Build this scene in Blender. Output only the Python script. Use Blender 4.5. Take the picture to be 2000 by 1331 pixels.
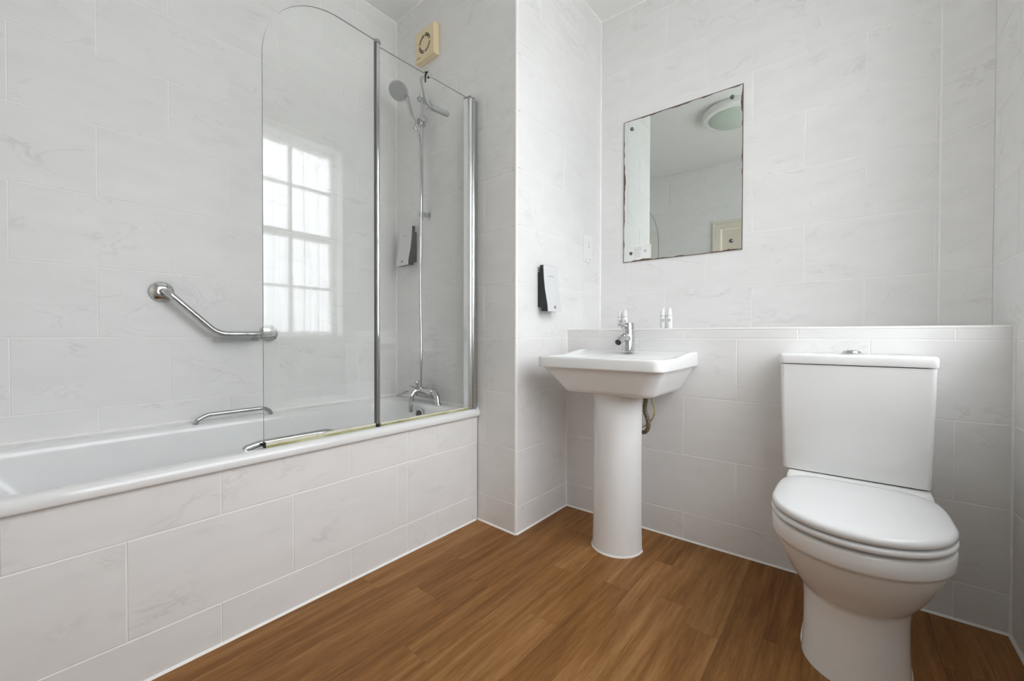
import bpy, math, random
import numpy as np
from mathutils import Vector, Matrix

random.seed(7)
S = bpy.context.scene
COL = S.collection
for o in list(bpy.data.objects):
    bpy.data.objects.remove(o)

# ------------------------------------------------------------------ camera
F_PX, PSI, PITCH, ROLL, CAM_H = 819.62, 38.711, -0.619, 0.123, 0.8792
cam_d = bpy.data.cameras.new('camera')
cam = bpy.data.objects.new('camera', cam_d)
COL.objects.link(cam)
ps, pt, rl = (math.radians(a) for a in (PSI, PITCH, ROLL))
fw = Vector((-math.sin(ps), math.cos(ps), 0)); rt = Vector((math.cos(ps), math.sin(ps), 0)); up = Vector((0, 0, 1))
fw2 = fw * math.cos(pt) + up * math.sin(pt); up2 = up * math.cos(pt) - fw * math.sin(pt)
rt2 = rt * math.cos(rl) + up2 * math.sin(rl); up3 = up2 * math.cos(rl) - rt * math.sin(rl)
M = Matrix((rt2, up3, -fw2)).transposed().to_4x4()
M.translation = (0, 0, CAM_H)
cam.matrix_world = M
cam_d.sensor_width = 36.0
cam_d.lens = F_PX / 2000 * 36.0
cam_d.clip_start = 0.01
S.camera = cam

# ------------------------------------------------------------------ light: overcast sky through the window
W = bpy.data.worlds.new('overcast_sky'); S.world = W; W.use_nodes = True
bg = W.node_tree.nodes['Background']
bg.inputs[0].default_value = (0.94, 0.972, 1.03, 1)
# overcast sky, brighter towards the zenith
_n = W.node_tree.nodes; _l = W.node_tree.links
_tc = _n.new('ShaderNodeTexCoord'); _sx = _n.new('ShaderNodeSeparateXYZ'); _l.new(_tc.outputs['Generated'], _sx.inputs[0])
_cl = _n.new('ShaderNodeMath'); _cl.operation = 'MAXIMUM'; _l.new(_sx.outputs[2], _cl.inputs[0]); _cl.inputs[1].default_value = 0.0
_ma = _n.new('ShaderNodeMath'); _ma.operation = 'MULTIPLY_ADD'; _l.new(_cl.outputs[0], _ma.inputs[0])
SKY = 15.0
_ma.inputs[1].default_value = SKY * 0.5; _ma.inputs[2].default_value = SKY * 0.5
_l.new(_ma.outputs[0], bg.inputs[1])
pl = bpy.data.lights.new('window_daylight_portal', 'AREA')
pl.shape = 'RECTANGLE'; pl.size = 1.68; pl.size_y = 1.52
pl.cycles.is_portal = True
plo = bpy.data.objects.new('window_daylight_portal', pl); COL.objects.link(plo)
plo.matrix_world = Matrix(((0, 0, 1, 0.60), (-1, 0, 0, 0.965), (0, -1, 0, 1.615), (0, 0, 0, 1)))
S.view_settings.view_transform = 'Standard'
S.view_settings.look = 'None'
S.view_settings.gamma = 1.0
S.view_settings.use_curve_mapping = False
S.view_settings.exposure = 0.0
cy = S.cycles
cy.use_denoising = True
cy.max_bounces = 10; cy.diffuse_bounces = 7; cy.glossy_bounces = 5; cy.transmission_bounces = 8
cy.transparent_max_bounces = 24
cy.caustics_reflective = False; cy.caustics_refractive = False
cy.sample_clamp_indirect = 8.0

# ------------------------------------------------------------------ key dimensions (metres), camera stands at x=y=0
XL, XR = -2.0756, 0.3805            # left wall, right wall (tile faces)
YM, YD = 2.2441, -0.36              # mirror wall, door wall
ZC = 2.705                          # ceiling
YB = 1.872                          # front of the low boxing
XP = -1.382                         # bath panel
XC = -1.137                         # return wall beside the basin
EA = Vector((XL, 1.505, 0)); EB = Vector((XC, 1.449, 0))   # shower end wall runs EA -> EB
ZLEDGE = 0.914
TH, TW, Z0 = 0.25, 0.4046, 0.1201   # tile course height, tile length, first joint height
GROUT = 0.0030

# ------------------------------------------------------------------ materials
def mat(name):
    m = bpy.data.materials.new(name); m.use_nodes = True
    nt = m.node_tree; b = nt.nodes['Principled BSDF']
    return m, nt, b
def simple(name, col, rough=0.5, metal=0.0, spec=0.5, coat=0.0):
    m, nt, b = mat(name)
    b.inputs['Base Color'].default_value = (*col, 1); b.inputs['Roughness'].default_value = rough
    b.inputs['Metallic'].default_value = metal; b.inputs['Specular IOR Level'].default_value = spec
    b.inputs['Coat Weight'].default_value = coat
    return m
def N(nt, t, **kw):
    n = nt.nodes.new(t)
    for k, v in kw.items():
        if hasattr(n, k): setattr(n, k, v)
        else: n.inputs[k].default_value = v
    return n
def L(nt, a, b): nt.links.new(a, b)

def marble():
    m, nt, b = mat('marble_tile')
    tc = N(nt, 'ShaderNodeTexCoord'); oi = N(nt, 'ShaderNodeObjectInfo')
    mul = N(nt, 'ShaderNodeVectorMath', operation='MULTIPLY'); mul.inputs[1].default_value = (0, 37.0, 0)
    comb = N(nt, 'ShaderNodeCombineXYZ')
    for i in range(3): L(nt, oi.outputs['Random'], comb.inputs[i])
    sc = N(nt, 'ShaderNodeVectorMath', operation='MULTIPLY'); sc.inputs[1].default_value = (17.0, 53.0, 31.0)
    L(nt, comb.outputs[0], sc.inputs[0])
    add = N(nt, 'ShaderNodeVectorMath', operation='ADD'); L(nt, tc.outputs['Object'], add.inputs[0]); L(nt, sc.outputs[0], add.inputs[1])
    mp = N(nt, 'ShaderNodeMapping'); mp.inputs['Rotation'].default_value = (0, math.radians(24), 0); mp.inputs['Scale'].default_value = (0.7, 1, 1.7)
    L(nt, add.outputs[0], mp.inputs[0])
    warp = N(nt, 'ShaderNodeTexNoise'); warp.inputs['Scale'].default_value = 6; warp.inputs['Detail'].default_value = 5
    L(nt, mp.outputs[0], warp.inputs['Vector'])
    v = N(nt, 'ShaderNodeTexNoise'); v.inputs['Scale'].default_value = 3.6; v.inputs['Detail'].default_value = 8; v.inputs['Roughness'].default_value = 0.60; v.inputs['Distortion'].default_value = 0.9
    L(nt, mp.outputs[0], v.inputs['Vector'])
    # vein = 1-|n-.5|*k
    s1 = N(nt, 'ShaderNodeMath', operation='SUBTRACT'); L(nt, v.outputs[0], s1.inputs[0]); s1.inputs[1].default_value = 0.5
    ab = N(nt, 'ShaderNodeMath', operation='ABSOLUTE'); L(nt, s1.outputs[0], ab.inputs[0])
    mr = N(nt, 'ShaderNodeMapRange'); mr.inputs['From Min'].default_value = 0.0; mr.inputs['From Max'].default_value = 0.018
    mr.inputs['To Min'].default_value = 1; mr.inputs['To Max'].default_value = 0
    L(nt, ab.outputs[0], mr.inputs['Value'])
    msk = N(nt, 'ShaderNodeMapRange'); msk.inputs['From Min'].default_value = 0.48; msk.inputs['From Max'].default_value = 0.66
    L(nt, warp.outputs[0], msk.inputs['Value'])
    mm = N(nt, 'ShaderNodeMath', operation='MULTIPLY'); L(nt, mr.outputs[0], mm.inputs[0]); L(nt, msk.outputs[0], mm.inputs[1])
    cloud = N(nt, 'ShaderNodeTexNoise'); cloud.inputs['Scale'].default_value = 9; cloud.inputs['Detail'].default_value = 4
    L(nt, mp.outputs[0], cloud.inputs['Vector'])
    cr = N(nt, 'ShaderNodeValToRGB'); cr.color_ramp.elements[0].position = 0.3; cr.color_ramp.elements[0].color = (0.790, 0.781, 0.773, 1)
    cr.color_ramp.elements[1].position = 0.65; cr.color_ramp.elements[1].color = (0.822, 0.813, 0.806, 1)
    L(nt, cloud.outputs[0], cr.inputs[0])
    mx = N(nt, 'ShaderNodeMix', data_type='RGBA'); L(nt, cr.outputs[0], mx.inputs[6]); mx.inputs[7].default_value = (0.66, 0.648, 0.638, 1)
    m3 = N(nt, 'ShaderNodeMath', operation='MULTIPLY'); L(nt, mm.outputs[0], m3.inputs[0]); m3.inputs[1].default_value = 0.62
    L(nt, m3.outputs[0], mx.inputs[0])
    L(nt, mx.outputs[2], b.inputs['Base Color'])
    b.inputs['Roughness'].default_value = 0.38; b.inputs['Specular IOR Level'].default_value = 0.24
    return m

def wood():
    m, nt, b = mat('oak_vinyl_plank')
    tc = N(nt, 'ShaderNodeTexCoord'); oi = N(nt, 'ShaderNodeObjectInfo')
    comb = N(nt, 'ShaderNodeCombineXYZ')
    for i in range(3): L(nt, oi.outputs['Random'], comb.inputs[i])
    sc = N(nt, 'ShaderNodeVectorMath', operation='MULTIPLY'); sc.inputs[1].default_value = (91.0, 47.0, 0.0)
    L(nt, comb.outputs[0], sc.inputs[0])
    add = N(nt, 'ShaderNodeVectorMath', operation='ADD'); L(nt, tc.outputs['Object'], add.inputs[0]); L(nt, sc.outputs[0], add.inputs[1])
    def noise(scale, vec, det=6, rough=0.6, dist=0.0):
        mp = N(nt, 'ShaderNodeMapping'); mp.inputs['Scale'].default_value = scale; L(nt, vec, mp.inputs[0])
        n = N(nt, 'ShaderNodeTexNoise'); n.inputs['Scale'].default_value = 1; n.inputs['Detail'].default_value = det
        n.inputs['Roughness'].default_value = rough; n.inputs['Distortion'].default_value = dist
        L(nt, mp.outputs[0], n.inputs['Vector']); return n
    broad = noise((30, 2.2, 1), add.outputs[0], 4, 0.55, 0.6)
    streak = noise((75, 2.6, 1), add.outputs[0], 6, 0.62)
    fine = noise((300, 16, 1), add.outputs[0], 5, 0.75)
    ramp = N(nt, 'ShaderNodeValToRGB'); e = ramp.color_ramp.elements
    e[0].position = 0.25; e[0].color = (0.128, 0.046, 0.010, 1)
    e[1].position = 0.75; e[1].color = (0.44, 0.232, 0.090, 1)
    k = e.new(0.5); k.color = (0.272, 0.120, 0.034, 1)
    w1 = N(nt, 'ShaderNodeMath', operation='MULTIPLY'); L(nt, broad.outputs[0], w1.inputs[0]); w1.inputs[1].default_value = 0.55
    w2 = N(nt, 'ShaderNodeMath', operation='MULTIPLY'); L(nt, streak.outputs[0], w2.inputs[0]); w2.inputs[1].default_value = 0.45
    w3 = N(nt, 'ShaderNodeMath', operation='ADD'); L(nt, w1.outputs[0], w3.inputs[0]); L(nt, w2.outputs[0], w3.inputs[1])
    tone = N(nt, 'ShaderNodeMapRange'); tone.inputs['To Min'].default_value = -0.075; tone.inputs['To Max'].default_value = 0.075
    L(nt, oi.outputs['Random'], tone.inputs['Value'])
    w4 = N(nt, 'ShaderNodeMath', operation='ADD'); L(nt, w3.outputs[0], w4.inputs[0]); L(nt, tone.outputs[0], w4.inputs[1])
    L(nt, w4.outputs[0], ramp.inputs[0])
    fr = N(nt, 'ShaderNodeMapRange'); fr.inputs['From Min'].default_value = 0.3; fr.inputs['From Max'].default_value = 0.7; fr.inputs['To Min'].default_value = 0.70; fr.inputs['To Max'].default_value = 1.20
    L(nt, fine.outputs[0], fr.inputs['Value'])
    hs = N(nt, 'ShaderNodeHueSaturation'); L(nt, ramp.outputs[0], hs.inputs['Color']); L(nt, fr.outputs[0], hs.inputs['Value'])
    L(nt, hs.outputs[0], b.inputs['Base Color'])
    b.inputs['Roughness'].default_value = 0.42; b.inputs['Specular IOR Level'].default_value = 0.22
    bp = N(nt, 'ShaderNodeBump'); bp.inputs['Strength'].default_value = 0.08; bp.inputs['Distance'].default_value = 0.001
    L(nt, fine.outputs[0], bp.inputs['Height']); L(nt, bp.outputs[0], b.inputs['Normal'])
    return m

def thin_glass(name, tint, edge=False, rough=0.0, boost=1.0):
    m = bpy.data.materials.new(name); m.use_nodes = True; nt = m.node_tree
    nt.nodes.remove(nt.nodes['Principled BSDF']); out = nt.nodes['Material Output']
    tr = N(nt, 'ShaderNodeBsdfTransparent'); tr.inputs[0].default_value = (*tint, 1)
    gl = N(nt, 'ShaderNodeBsdfGlossy'); gl.inputs['Roughness'].default_value = rough; gl.inputs[0].default_value = (1, 1, 1, 1)
    fr = N(nt, 'ShaderNodeFresnel'); fr.inputs[0].default_value = 1.5
    mx = N(nt, 'ShaderNodeMixShader')
    # both faces of the pane see the same incidence: use |facing| through a layer weight independent of the side
    geo = N(nt, 'ShaderNodeNewGeometry')
    dt = N(nt, 'ShaderNodeVectorMath', operation='DOT_PRODUCT'); L(nt, geo.outputs['Incoming'], dt.inputs[0]); L(nt, geo.outputs['Normal'], dt.inputs[1])
    ab = N(nt, 'ShaderNodeMath', operation='ABSOLUTE'); L(nt, dt.outputs['Value'], ab.inputs[0])
    om = N(nt, 'ShaderNodeMath', operation='SUBTRACT'); om.inputs[0].default_value = 1.0; L(nt, ab.outputs[0], om.inputs[1])
    pw = N(nt, 'ShaderNodeMath', operation='POWER'); L(nt, om.outputs[0], pw.inputs[0]); pw.inputs[1].default_value = 5
    ma = N(nt, 'ShaderNodeMath', operation='MULTIPLY_ADD'); L(nt, pw.outputs[0], ma.inputs[0]); ma.inputs[1].default_value = 0.96; ma.inputs[2].default_value = 0.043 * boost
    L(nt, ma.outputs[0], mx.inputs[0]); L(nt, tr.outputs[0], mx.inputs[1]); L(nt, gl.outputs[0], mx.inputs[2])
    nt.nodes.remove(fr)
    L(nt, mx.outputs[0], out.inputs[0])
    return m

def sheer():
    m = bpy.data.materials.new('sheer_voile'); m.use_nodes = True; nt = m.node_tree
    nt.nodes.remove(nt.nodes['Principled BSDF']); out = nt.nodes['Material Output']
    tr = N(nt, 'ShaderNodeBsdfTransparent'); tr.inputs[0].default_value = (1, 1, 1, 1)
    tl = N(nt, 'ShaderNodeBsdfTranslucent'); tl.inputs[0].default_value = (0.86, 0.86, 0.85, 1)
    df = N(nt, 'ShaderNodeBsdfDiffuse'); df.inputs[0].default_value = (0.86, 0.86, 0.85, 1)
    a = N(nt, 'ShaderNodeMixShader'); a.inputs[0].default_value = 0.3; L(nt, tl.outputs[0], a.inputs[1]); L(nt, df.outputs[0], a.inputs[2])
    b = N(nt, 'ShaderNodeMixShader'); b.inputs[0].default_value = 0.46; L(nt, tr.outputs[0], b.inputs[1]); L(nt, a.outputs[0], b.inputs[2])
    L(nt, b.outputs[0], out.inputs[0]); return m

def mirror_mat(hw, hh):
    m, nt, b = mat('silvered_mirror')
    b.inputs['Base Color'].default_value = (0.80, 0.835, 0.81, 1); b.inputs['Metallic'].default_value = 1; b.inputs['Roughness'].default_value = 0.0
    tc = N(nt, 'ShaderNodeTexCoord'); sp = N(nt, 'ShaderNodeSeparateXYZ'); L(nt, tc.outputs['Object'], sp.inputs[0])
    def dist(o, h):
        a = N(nt, 'ShaderNodeMath', operation='ABSOLUTE'); L(nt, o, a.inputs[0])
        s = N(nt, 'ShaderNodeMath', operation='SUBTRACT'); s.inputs[0].default_value = h; L(nt, a.outputs[0], s.inputs[1]); return s.outputs[0]
    mn = N(nt, 'ShaderNodeMath', operation='MINIMUM'); L(nt, dist(sp.outputs[0], hw), mn.inputs[0]); L(nt, dist(sp.outputs[2], hh), mn.inputs[1])
    n = N(nt, 'ShaderNodeTexNoise'); n.inputs['Scale'].default_value = 9; n.inputs['Detail'].default_value = 6; L(nt, tc.outputs['Object'], n.inputs['Vector'])
    th = N(nt, 'ShaderNodeMapRange'); th.inputs['From Min'].default_value = 0.46; th.inputs['From Max'].default_value = 0.75; th.inputs['To Min'].default_value = 0.0035; th.inputs['To Max'].default_value = 0.015
    L(nt, n.outputs[0], th.inputs['Value'])
    lt = N(nt, 'ShaderNodeMath', operation='LESS_THAN'); L(nt, mn.outputs[0], lt.inputs[0]); L(nt, th.outputs[0], lt.inputs[1])
    d = N(nt, 'ShaderNodeBsdfDiffuse'); d.inputs[0].default_value = (0.17, 0.115, 0.10, 1)
    mx = N(nt, 'ShaderNodeMixShader'); L(nt, lt.outputs[0], mx.inputs[0]); L(nt, b.outputs[0], mx.inputs[1]); L(nt, d.outputs[0], mx.inputs[2])
    L(nt, mx.outputs[0], nt.nodes['Material Output'].inputs[0])
    return m

def noisy(name, c1, c2, scale, rough):
    m, nt, b = mat(name)
    tc = N(nt, 'ShaderNodeTexCoord'); n = N(nt, 'ShaderNodeTexNoise'); n.inputs['Scale'].default_value = scale; n.inputs['Detail'].default_value = 5
    L(nt, tc.outputs['Object'], n.inputs['Vector'])
    r = N(nt, 'ShaderNodeValToRGB'); r.color_ramp.elements[0].position = 0.35; r.color_ramp.elements[0].color = (*c1, 1); r.color_ramp.elements[1].position = 0.65; r.color_ramp.elements[1].color = (*c2, 1)
    L(nt, n.outputs[0], r.inputs[0]); L(nt, r.outputs[0], b.inputs['Base Color']); b.inputs['Roughness'].default_value = rough
    return m

TILE = marble(); WOOD = wood()
GRT = noisy('grout', (0.90, 0.89, 0.875), (0.94, 0.93, 0.92), 30, 0.8)
SEAL = noisy('white_silicone', (0.90, 0.885, 0.86), (0.94, 0.93, 0.91), 25, 0.45)
PAINT = noisy('ceiling_paint', (0.81, 0.812, 0.795), (0.825, 0.828, 0.81), 4, 0.9)
CERAMIC = noisy('white_ceramic', (0.83, 0.83, 0.825), (0.85, 0.85, 0.845), 3, 0.07)
ACRYL = noisy('white_acrylic', (0.81, 0.81, 0.81), (0.83, 0.83, 0.83), 3, 0.10)
PLASTIC = simple('white_seat_plastic', (0.78, 0.78, 0.785), 0.16)
CHROME = noisy('chrome', (0.56, 0.565, 0.57), (0.62, 0.625, 0.63), 8, 0.05)
for _m in (CHROME,): _m.node_tree.nodes['Principled BSDF'].inputs['Metallic'].default_value = 1
SATIN = simple('satin_aluminium', (0.62, 0.63, 0.63), 0.22, 1)
GREYP = simple('grey_shower_face', (0.32, 0.33, 0.32), 0.35)
BLACK = simple('black_plastic', (0.012, 0.012, 0.013), 0.35)
DARK = simple('dark_recess', (0.02, 0.02, 0.02), 0.6)
SILVER = simple('pale_silver_cover', (0.68, 0.685, 0.685), 0.3, 0.0)
CREAM = noisy('aged_cream_plastic', (0.80, 0.66, 0.42), (0.84, 0.71, 0.48), 6, 0.45)
CREAMP = noisy('cream_gloss_paint', (0.74, 0.69, 0.58), (0.77, 0.72, 0.62), 5, 0.3)
WHITEP = simple('white_plastic', (0.84, 0.84, 0.83), 0.3)
TRIMW = simple('white_trim', (0.88, 0.87, 0.85), 0.3)
GLASS = thin_glass('screen_glass', (0.988, 0.993, 0.988), boost=1.1)
GEDGE = simple('glass_edge', (0.36, 0.41, 0.38), 0.15)
PANE = thin_glass('window_glass', (0.98, 0.985, 0.98))
CLEAR = thin_glass('clear_plastic', (0.86, 0.88, 0.88))
YSEAL = noisy('yellowed_vinyl_seal', (0.26, 0.26, 0.08), (0.55, 0.54, 0.32), 9, 0.2)
BRASS = noisy('aged_brass', (0.22, 0.16, 0.05), (0.42, 0.33, 0.13), 40, 0.35)
BRASS.node_tree.nodes['Principled BSDF'].inputs['Metallic'].default_value = 0.8
BRAID = noisy('braided_hose', (0.07, 0.055, 0.035), (0.30, 0.24, 0.14), 180, 0.4)
EARTHW = noisy('earth_wire', (0.30, 0.27, 0.06), (0.50, 0.46, 0.16), 60, 0.5)
FROST = noisy('frosted_green_glass', (0.54, 0.63, 0.55), (0.58, 0.66, 0.58), 3, 0.35)
INK = simple('grey_ink', (0.28, 0.28, 0.28), 0.7)
SOFTINK = simple('faint_ink', (0.5, 0.5, 0.5), 0.7)
PAPER = simple('white_sticker', (0.83, 0.83, 0.82), 0.6)
VOILE = sheer()
WINW = simple('white_window_paint', (0.82, 0.82, 0.80), 0.35)

# ------------------------------------------------------------------ mesh helpers
def mesh(name, verts, faces, m, smooth=False, mats=None, fm=None):
    me = bpy.data.meshes.new(name)
    me.from_pydata([tuple(v) for v in verts], [], faces)
    for mm in (mats or [m]): me.materials.append(mm)
    if fm:
        for p, i in zip(me.polygons, fm): p.material_index = i
    me.validate(); me.update()
    if smooth:
        me.polygons.foreach_set('use_smooth', [True] * len(me.polygons))
    return me
def fixn(me):
    import bmesh
    bm = bmesh.new(); bm.from_mesh(me); bmesh.ops.recalc_face_normals(bm, faces=bm.faces); bm.to_mesh(me); bm.free()
def add(name, me, parent=None, loc=None, rot=None, world=True, bevel=0, seg=2, auto=None, sub=0):
    """link a mesh object; verts given in world metres are re-based to the parent's origin when world=True"""
    o = bpy.data.objects.new(name, me); COL.objects.link(o)
    if parent is not None:
        o.parent = parent
        if world:
            off = parent['_o'] if '_o' in parent else (0, 0, 0)
            o.location = Vector((0, 0, 0)) - Vector(off)
    if loc is not None: o.location = loc
    if rot is not None: o.rotation_euler = rot
    if bevel:
        b = o.modifiers.new('bevel', 'BEVEL'); b.width = bevel; b.segments = seg; b.limit_method = 'ANGLE'; b.angle_limit = math.radians(35); b.harden_normals = False
    if sub:
        s = o.modifiers.new('subd', 'SUBSURF'); s.levels = sub; s.render_levels = sub
    if auto is not None:
        me.polygons.foreach_set('use_smooth', [True] * len(me.polygons))
        try: me.set_sharp_from_angle(angle=math.radians(auto))
        except Exception: pass
    return o
def tag(o, label, cat, group=None, kind=None):
    o['label'] = label; o['category'] = cat
    if group: o['group'] = group
    if kind: o['kind'] = kind
    return o
def thing(name, label, cat, loc, rotz=0.0, group=None, kind=None):
    o = bpy.data.objects.new(name, None); COL.objects.link(o)
    o.empty_display_size = 0.05
    o.location = loc; o.rotation_euler = (0, 0, rotz)
    o['_o'] = tuple(loc)
    return tag(o, label, cat, group, kind)

def box_vf(a, b):
    x0, y0, z0 = a; x1, y1, z1 = b
    v = [(x0, y0, z0), (x1, y0, z0), (x1, y1, z0), (x0, y1, z0), (x0, y0, z1), (x1, y0, z1), (x1, y1, z1), (x0, y1, z1)]
    f = [(0, 3, 2, 1), (4, 5, 6, 7), (0, 1, 5, 4), (1, 2, 6, 5), (2, 3, 7, 6), (3, 0, 4, 7)]
    return v, f
def box(name, a, b, m, parent=None, bevel=0, seg=2, world=True, rot=None, loc=None):
    v, f = box_vf([min(p, q) for p, q in zip(a, b)], [max(p, q) for p, q in zip(a, b)])
    o = add(name, mesh(name, v, f, m), parent, world=world, bevel=bevel, seg=seg, auto=40 if bevel else None)
    if rot is not None: o.rotation_euler = rot
    if loc is not None: o.location = loc
    return o
def frames(pts):
    pts = [Vector(p) for p in pts]; n = len(pts); T = []
    for i in range(n):
        t = (pts[min(i + 1, n - 1)] - pts[max(i - 1, 0)]).normalized(); T.append(t)
    ref = Vector((0, 0, 1)) if abs(T[0].z) < 0.9 else Vector((1, 0, 0))
    u = T[0].cross(ref).normalized(); out = []
    for i in range(n):
        u = (u - T[i] * u.dot(T[i])).normalized(); out.append((pts[i], u, T[i].cross(u)))
    return out
def smooth_path(pts, n=8):
    P = [Vector(p) for p in pts]; P = [P[0] * 2 - P[1]] + P + [P[-1] * 2 - P[-2]]; out = []
    for i in range(1, len(P) - 2):
        for k in range(n):
            t = k / n
            out.append(0.5 * ((2 * P[i]) + (-P[i - 1] + P[i + 1]) * t + (2 * P[i - 1] - 5 * P[i] + 4 * P[i + 1] - P[i + 2]) * t * t + (-P[i - 1] + 3 * P[i] - 3 * P[i + 1] + P[i + 2]) * t ** 3))
    out.append(P[-2]); return out
def round_corners(pts, r, n=6):
    """poly-line with filleted corners"""
    P = [Vector(p) for p in pts]; out = [P[0]]
    for i in range(1, len(P) - 1):
        a = (P[i - 1] - P[i]); b = (P[i + 1] - P[i]); d = min(r, a.length * 0.49, b.length * 0.49)
        A = P[i] + a.normalized() * d; B = P[i] + b.normalized() * d
        for k in range(n + 1):
            t = k / n; out.append(A * (1 - t) ** 2 + P[i] * 2 * t * (1 - t) + B * t * t)
    out.append(P[-1]); return out
def loft_vf(rings, cap0=True, cap1=True):
    v = [p for r in rings for p in r]; n = len(rings[0]); f = []
    for i in range(len(rings) - 1):
        for j in range(n):
            k = (j + 1) % n
            f.append((i * n + j, i * n + k, (i + 1) * n + k, (i + 1) * n + j))
    if cap0: f.append(tuple(reversed(range(n))))
    if cap1: f.append(tuple((len(rings) - 1) * n + j for j in range(n)))
    return v, f
def loft(name, rings, m, parent=None, cap0=True, cap1=True, world=True, auto=40, sub=0):
    v, f = loft_vf(rings, cap0, cap1)
    me = mesh(name, v, f, m); fixn(me)
    return add(name, me, parent, world=world, auto=auto, sub=sub)
def tube(name, pts, r, m, parent=None, seg=14, world=True):
    fr = frames(pts); rr = r if isinstance(r, (list, tuple)) else [r] * len(fr); rings = []
    for (p, u, w), q in zip(fr, rr):
        rings.append([p + (u * math.cos(2 * math.pi * k / seg) + w * math.sin(2 * math.pi * k / seg)) * q for k in range(seg)])
    return loft(name, rings, m, parent, world=world, auto=50)
def lathe(name, prof, origin, axis, m, parent=None, seg=28, world=True, auto=35):
    ax = Vector(axis).normalized(); ref = Vector((0, 0, 1)) if abs(ax.z) < 0.9 else Vector((1, 0, 0))
    u = ax.cross(ref).normalized(); w = ax.cross(u); o = Vector(origin)
    rings = [[o + ax * h + (u * math.cos(2 * math.pi * k / seg) + w * math.sin(2 * math.pi * k / seg)) * max(r, 1e-4) for k in range(seg)] for r, h in prof]
    return loft(name, rings, m, parent, world=world, auto=auto)
def join_vf(parts):
    V, Fc = [], []
    for v, f in parts:
        o = len(V); V += list(v); Fc += [tuple(i + o for i in q) for q in f]
    return V, Fc
def rrect(cx, cy, hx, hy, z, rf, rb=None, m=7):
    """rounded rectangle, front corners (low y) radius rf, back corners rb; list of points, counter-clockwise"""
    rb = rf if rb is None else rb; pts = []
    for sx, sy, r, a0 in ((1, 1, rb, 0), (-1, 1, rb, 90), (-1, -1, rf, 180), (1, -1, rf, 270)):
        ox, oy = cx + sx * (hx - r), cy + sy * (hy - r)
        for k in range(m + 1):
            a = math.radians(a0 + 90 * k / m); pts.append(Vector((ox + r * math.cos(a), oy + r * math.sin(a), z)))
    return pts

# ------------------------------------------------------------------ tiled walls
_tile_cache = {}
def tile_mesh(w, h):
    key = (round(w, 4), round(h, 4))
    if key not in _tile_cache:
        c, d = 0.0011, 0.0022; x, z = w / 2, h / 2
        v = [(-x, 0, -z), (x, 0, -z), (x, 0, z), (-x, 0, z), (-x, -d + c * .7, -z), (x, -d + c * .7, -z), (x, -d + c * .7, z), (-x, -d + c * .7, z),
             (-x + c, -d, -z + c), (x - c, -d, -z + c), (x - c, -d, z - c), (-x + c, -d, z - c)]
        f = [(0, 3, 2, 1)]
        for a, b in ((0, 4), (4, 8)):
            for j in range(4):
                k = (j + 1) % 4; f.append((a + j, a + k, b + k, b + j))
        f.append((8, 9, 10, 11))
        _tile_cache[key] = mesh('tile', v, f, TILE)
    return _tile_cache[key]
def lay_tiles(wall, origin, udir, length, zlo, zhi, jfun, z0=Z0, th=TH, rows=range(-1, 12), pitch=TW, holes=(), extra=()):
    """origin: point on the tile face at u=0; udir: unit direction; the face normal is udir x up turned to the room (local -Y)"""
    ang = math.atan2(udir[1], udir[0])
    g = GROUT / 2
    def put(u0, u1, za, zb):
        if u1 - u0 < 0.012 or zb - za < 0.008: return
        for (hu0, hu1, hz0, hz1) in holes:
            if u0 < hu1 - 1e-4 and u1 > hu0 + 1e-4 and za < hz1 - 1e-4 and zb > hz0 + 1e-4:
                if u0 < hu0: put2(u0, hu0, za, zb)
                if u1 > hu1: put2(hu1, u1, za, zb)
                m0, m1 = max(u0, hu0), min(u1, hu1)
                if za < hz0: put2(m0, m1, za, hz0)
                if zb > hz1: put2(m0, m1, hz1, zb)
                return
        put2(u0, u1, za, zb)
    def put2(u0, u1, za, zb):
        if u1 - u0 < 0.012 or zb - za < 0.008: return
        w, h = u1 - u0 - 2 * g, zb - za - 2 * g
        o = bpy.data.objects.new('tile', tile_mesh(w, h)); COL.objects.link(o)
        c = Vector(origin) + Vector(udir) * (u0 + u1) / 2
        nrm = Vector((udir[1], -udir[0], 0))       # local -Y in world
        c = c - nrm * 0.0022
        o.parent = wall
        o.location = (c.x, c.y, (za + zb) / 2); o.rotation_euler = (0, 0, ang)
    for r in rows:
        za, zb = z0 + th * r, z0 + th * (r + 1)
        za, zb = max(za, zlo), min(zb, zhi)
        if zb - za < 0.006: continue
        j = jfun(r); j = j - math.ceil((j + 1e-6) / pitch) * pitch
        cuts = [0.0]
        while j < length:
            if j > 0.003: cuts.append(j)
            j += pitch
        cuts.append(length)
        cuts = sorted(set(cuts) | set(e for e in extra if 0 < e < length))
        for a, b in zip(cuts[:-1], cuts[1:]): put(a, b, za, zb)

REC = 0.0016   # grout face behind the tile face
def wall_slab(name, a, b, label, m=GRT):
    o = box(name, a, b, m)
    return tag(o, label, 'wall', kind='structure')
def prism(name, poly, z0, z1, m):
    n = len(poly)
    v = [(x, y, z0) for x, y in poly] + [(x, y, z1) for x, y in poly]
    f = [tuple(reversed(range(n))), tuple(range(n, 2 * n))] + [(i, (i + 1) % n, n + (i + 1) % n, n + i) for i in range(n)]
    me = mesh(name, v, f, m); fixn(me); return add(name, me)

par = lambda r: r % 2
# left wall (faces +x): u runs along +y?  local -Y must face the room (+x): udir=(0,1) gives normal (1,0)
w = wall_slab('wall_left', (XL - 0.12, YD - 0.12, 0), (XL - REC, EA.y + 0.15, ZC), 'pale marble tiled wall running along the back of the bath')
lay_tiles(w, (XL, YD, 0), (0, 1, 0), EA.y - YD, 0.0, ZC, lambda r: 0.041 - YD + (0.2023 if r % 2 else 0))
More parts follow.
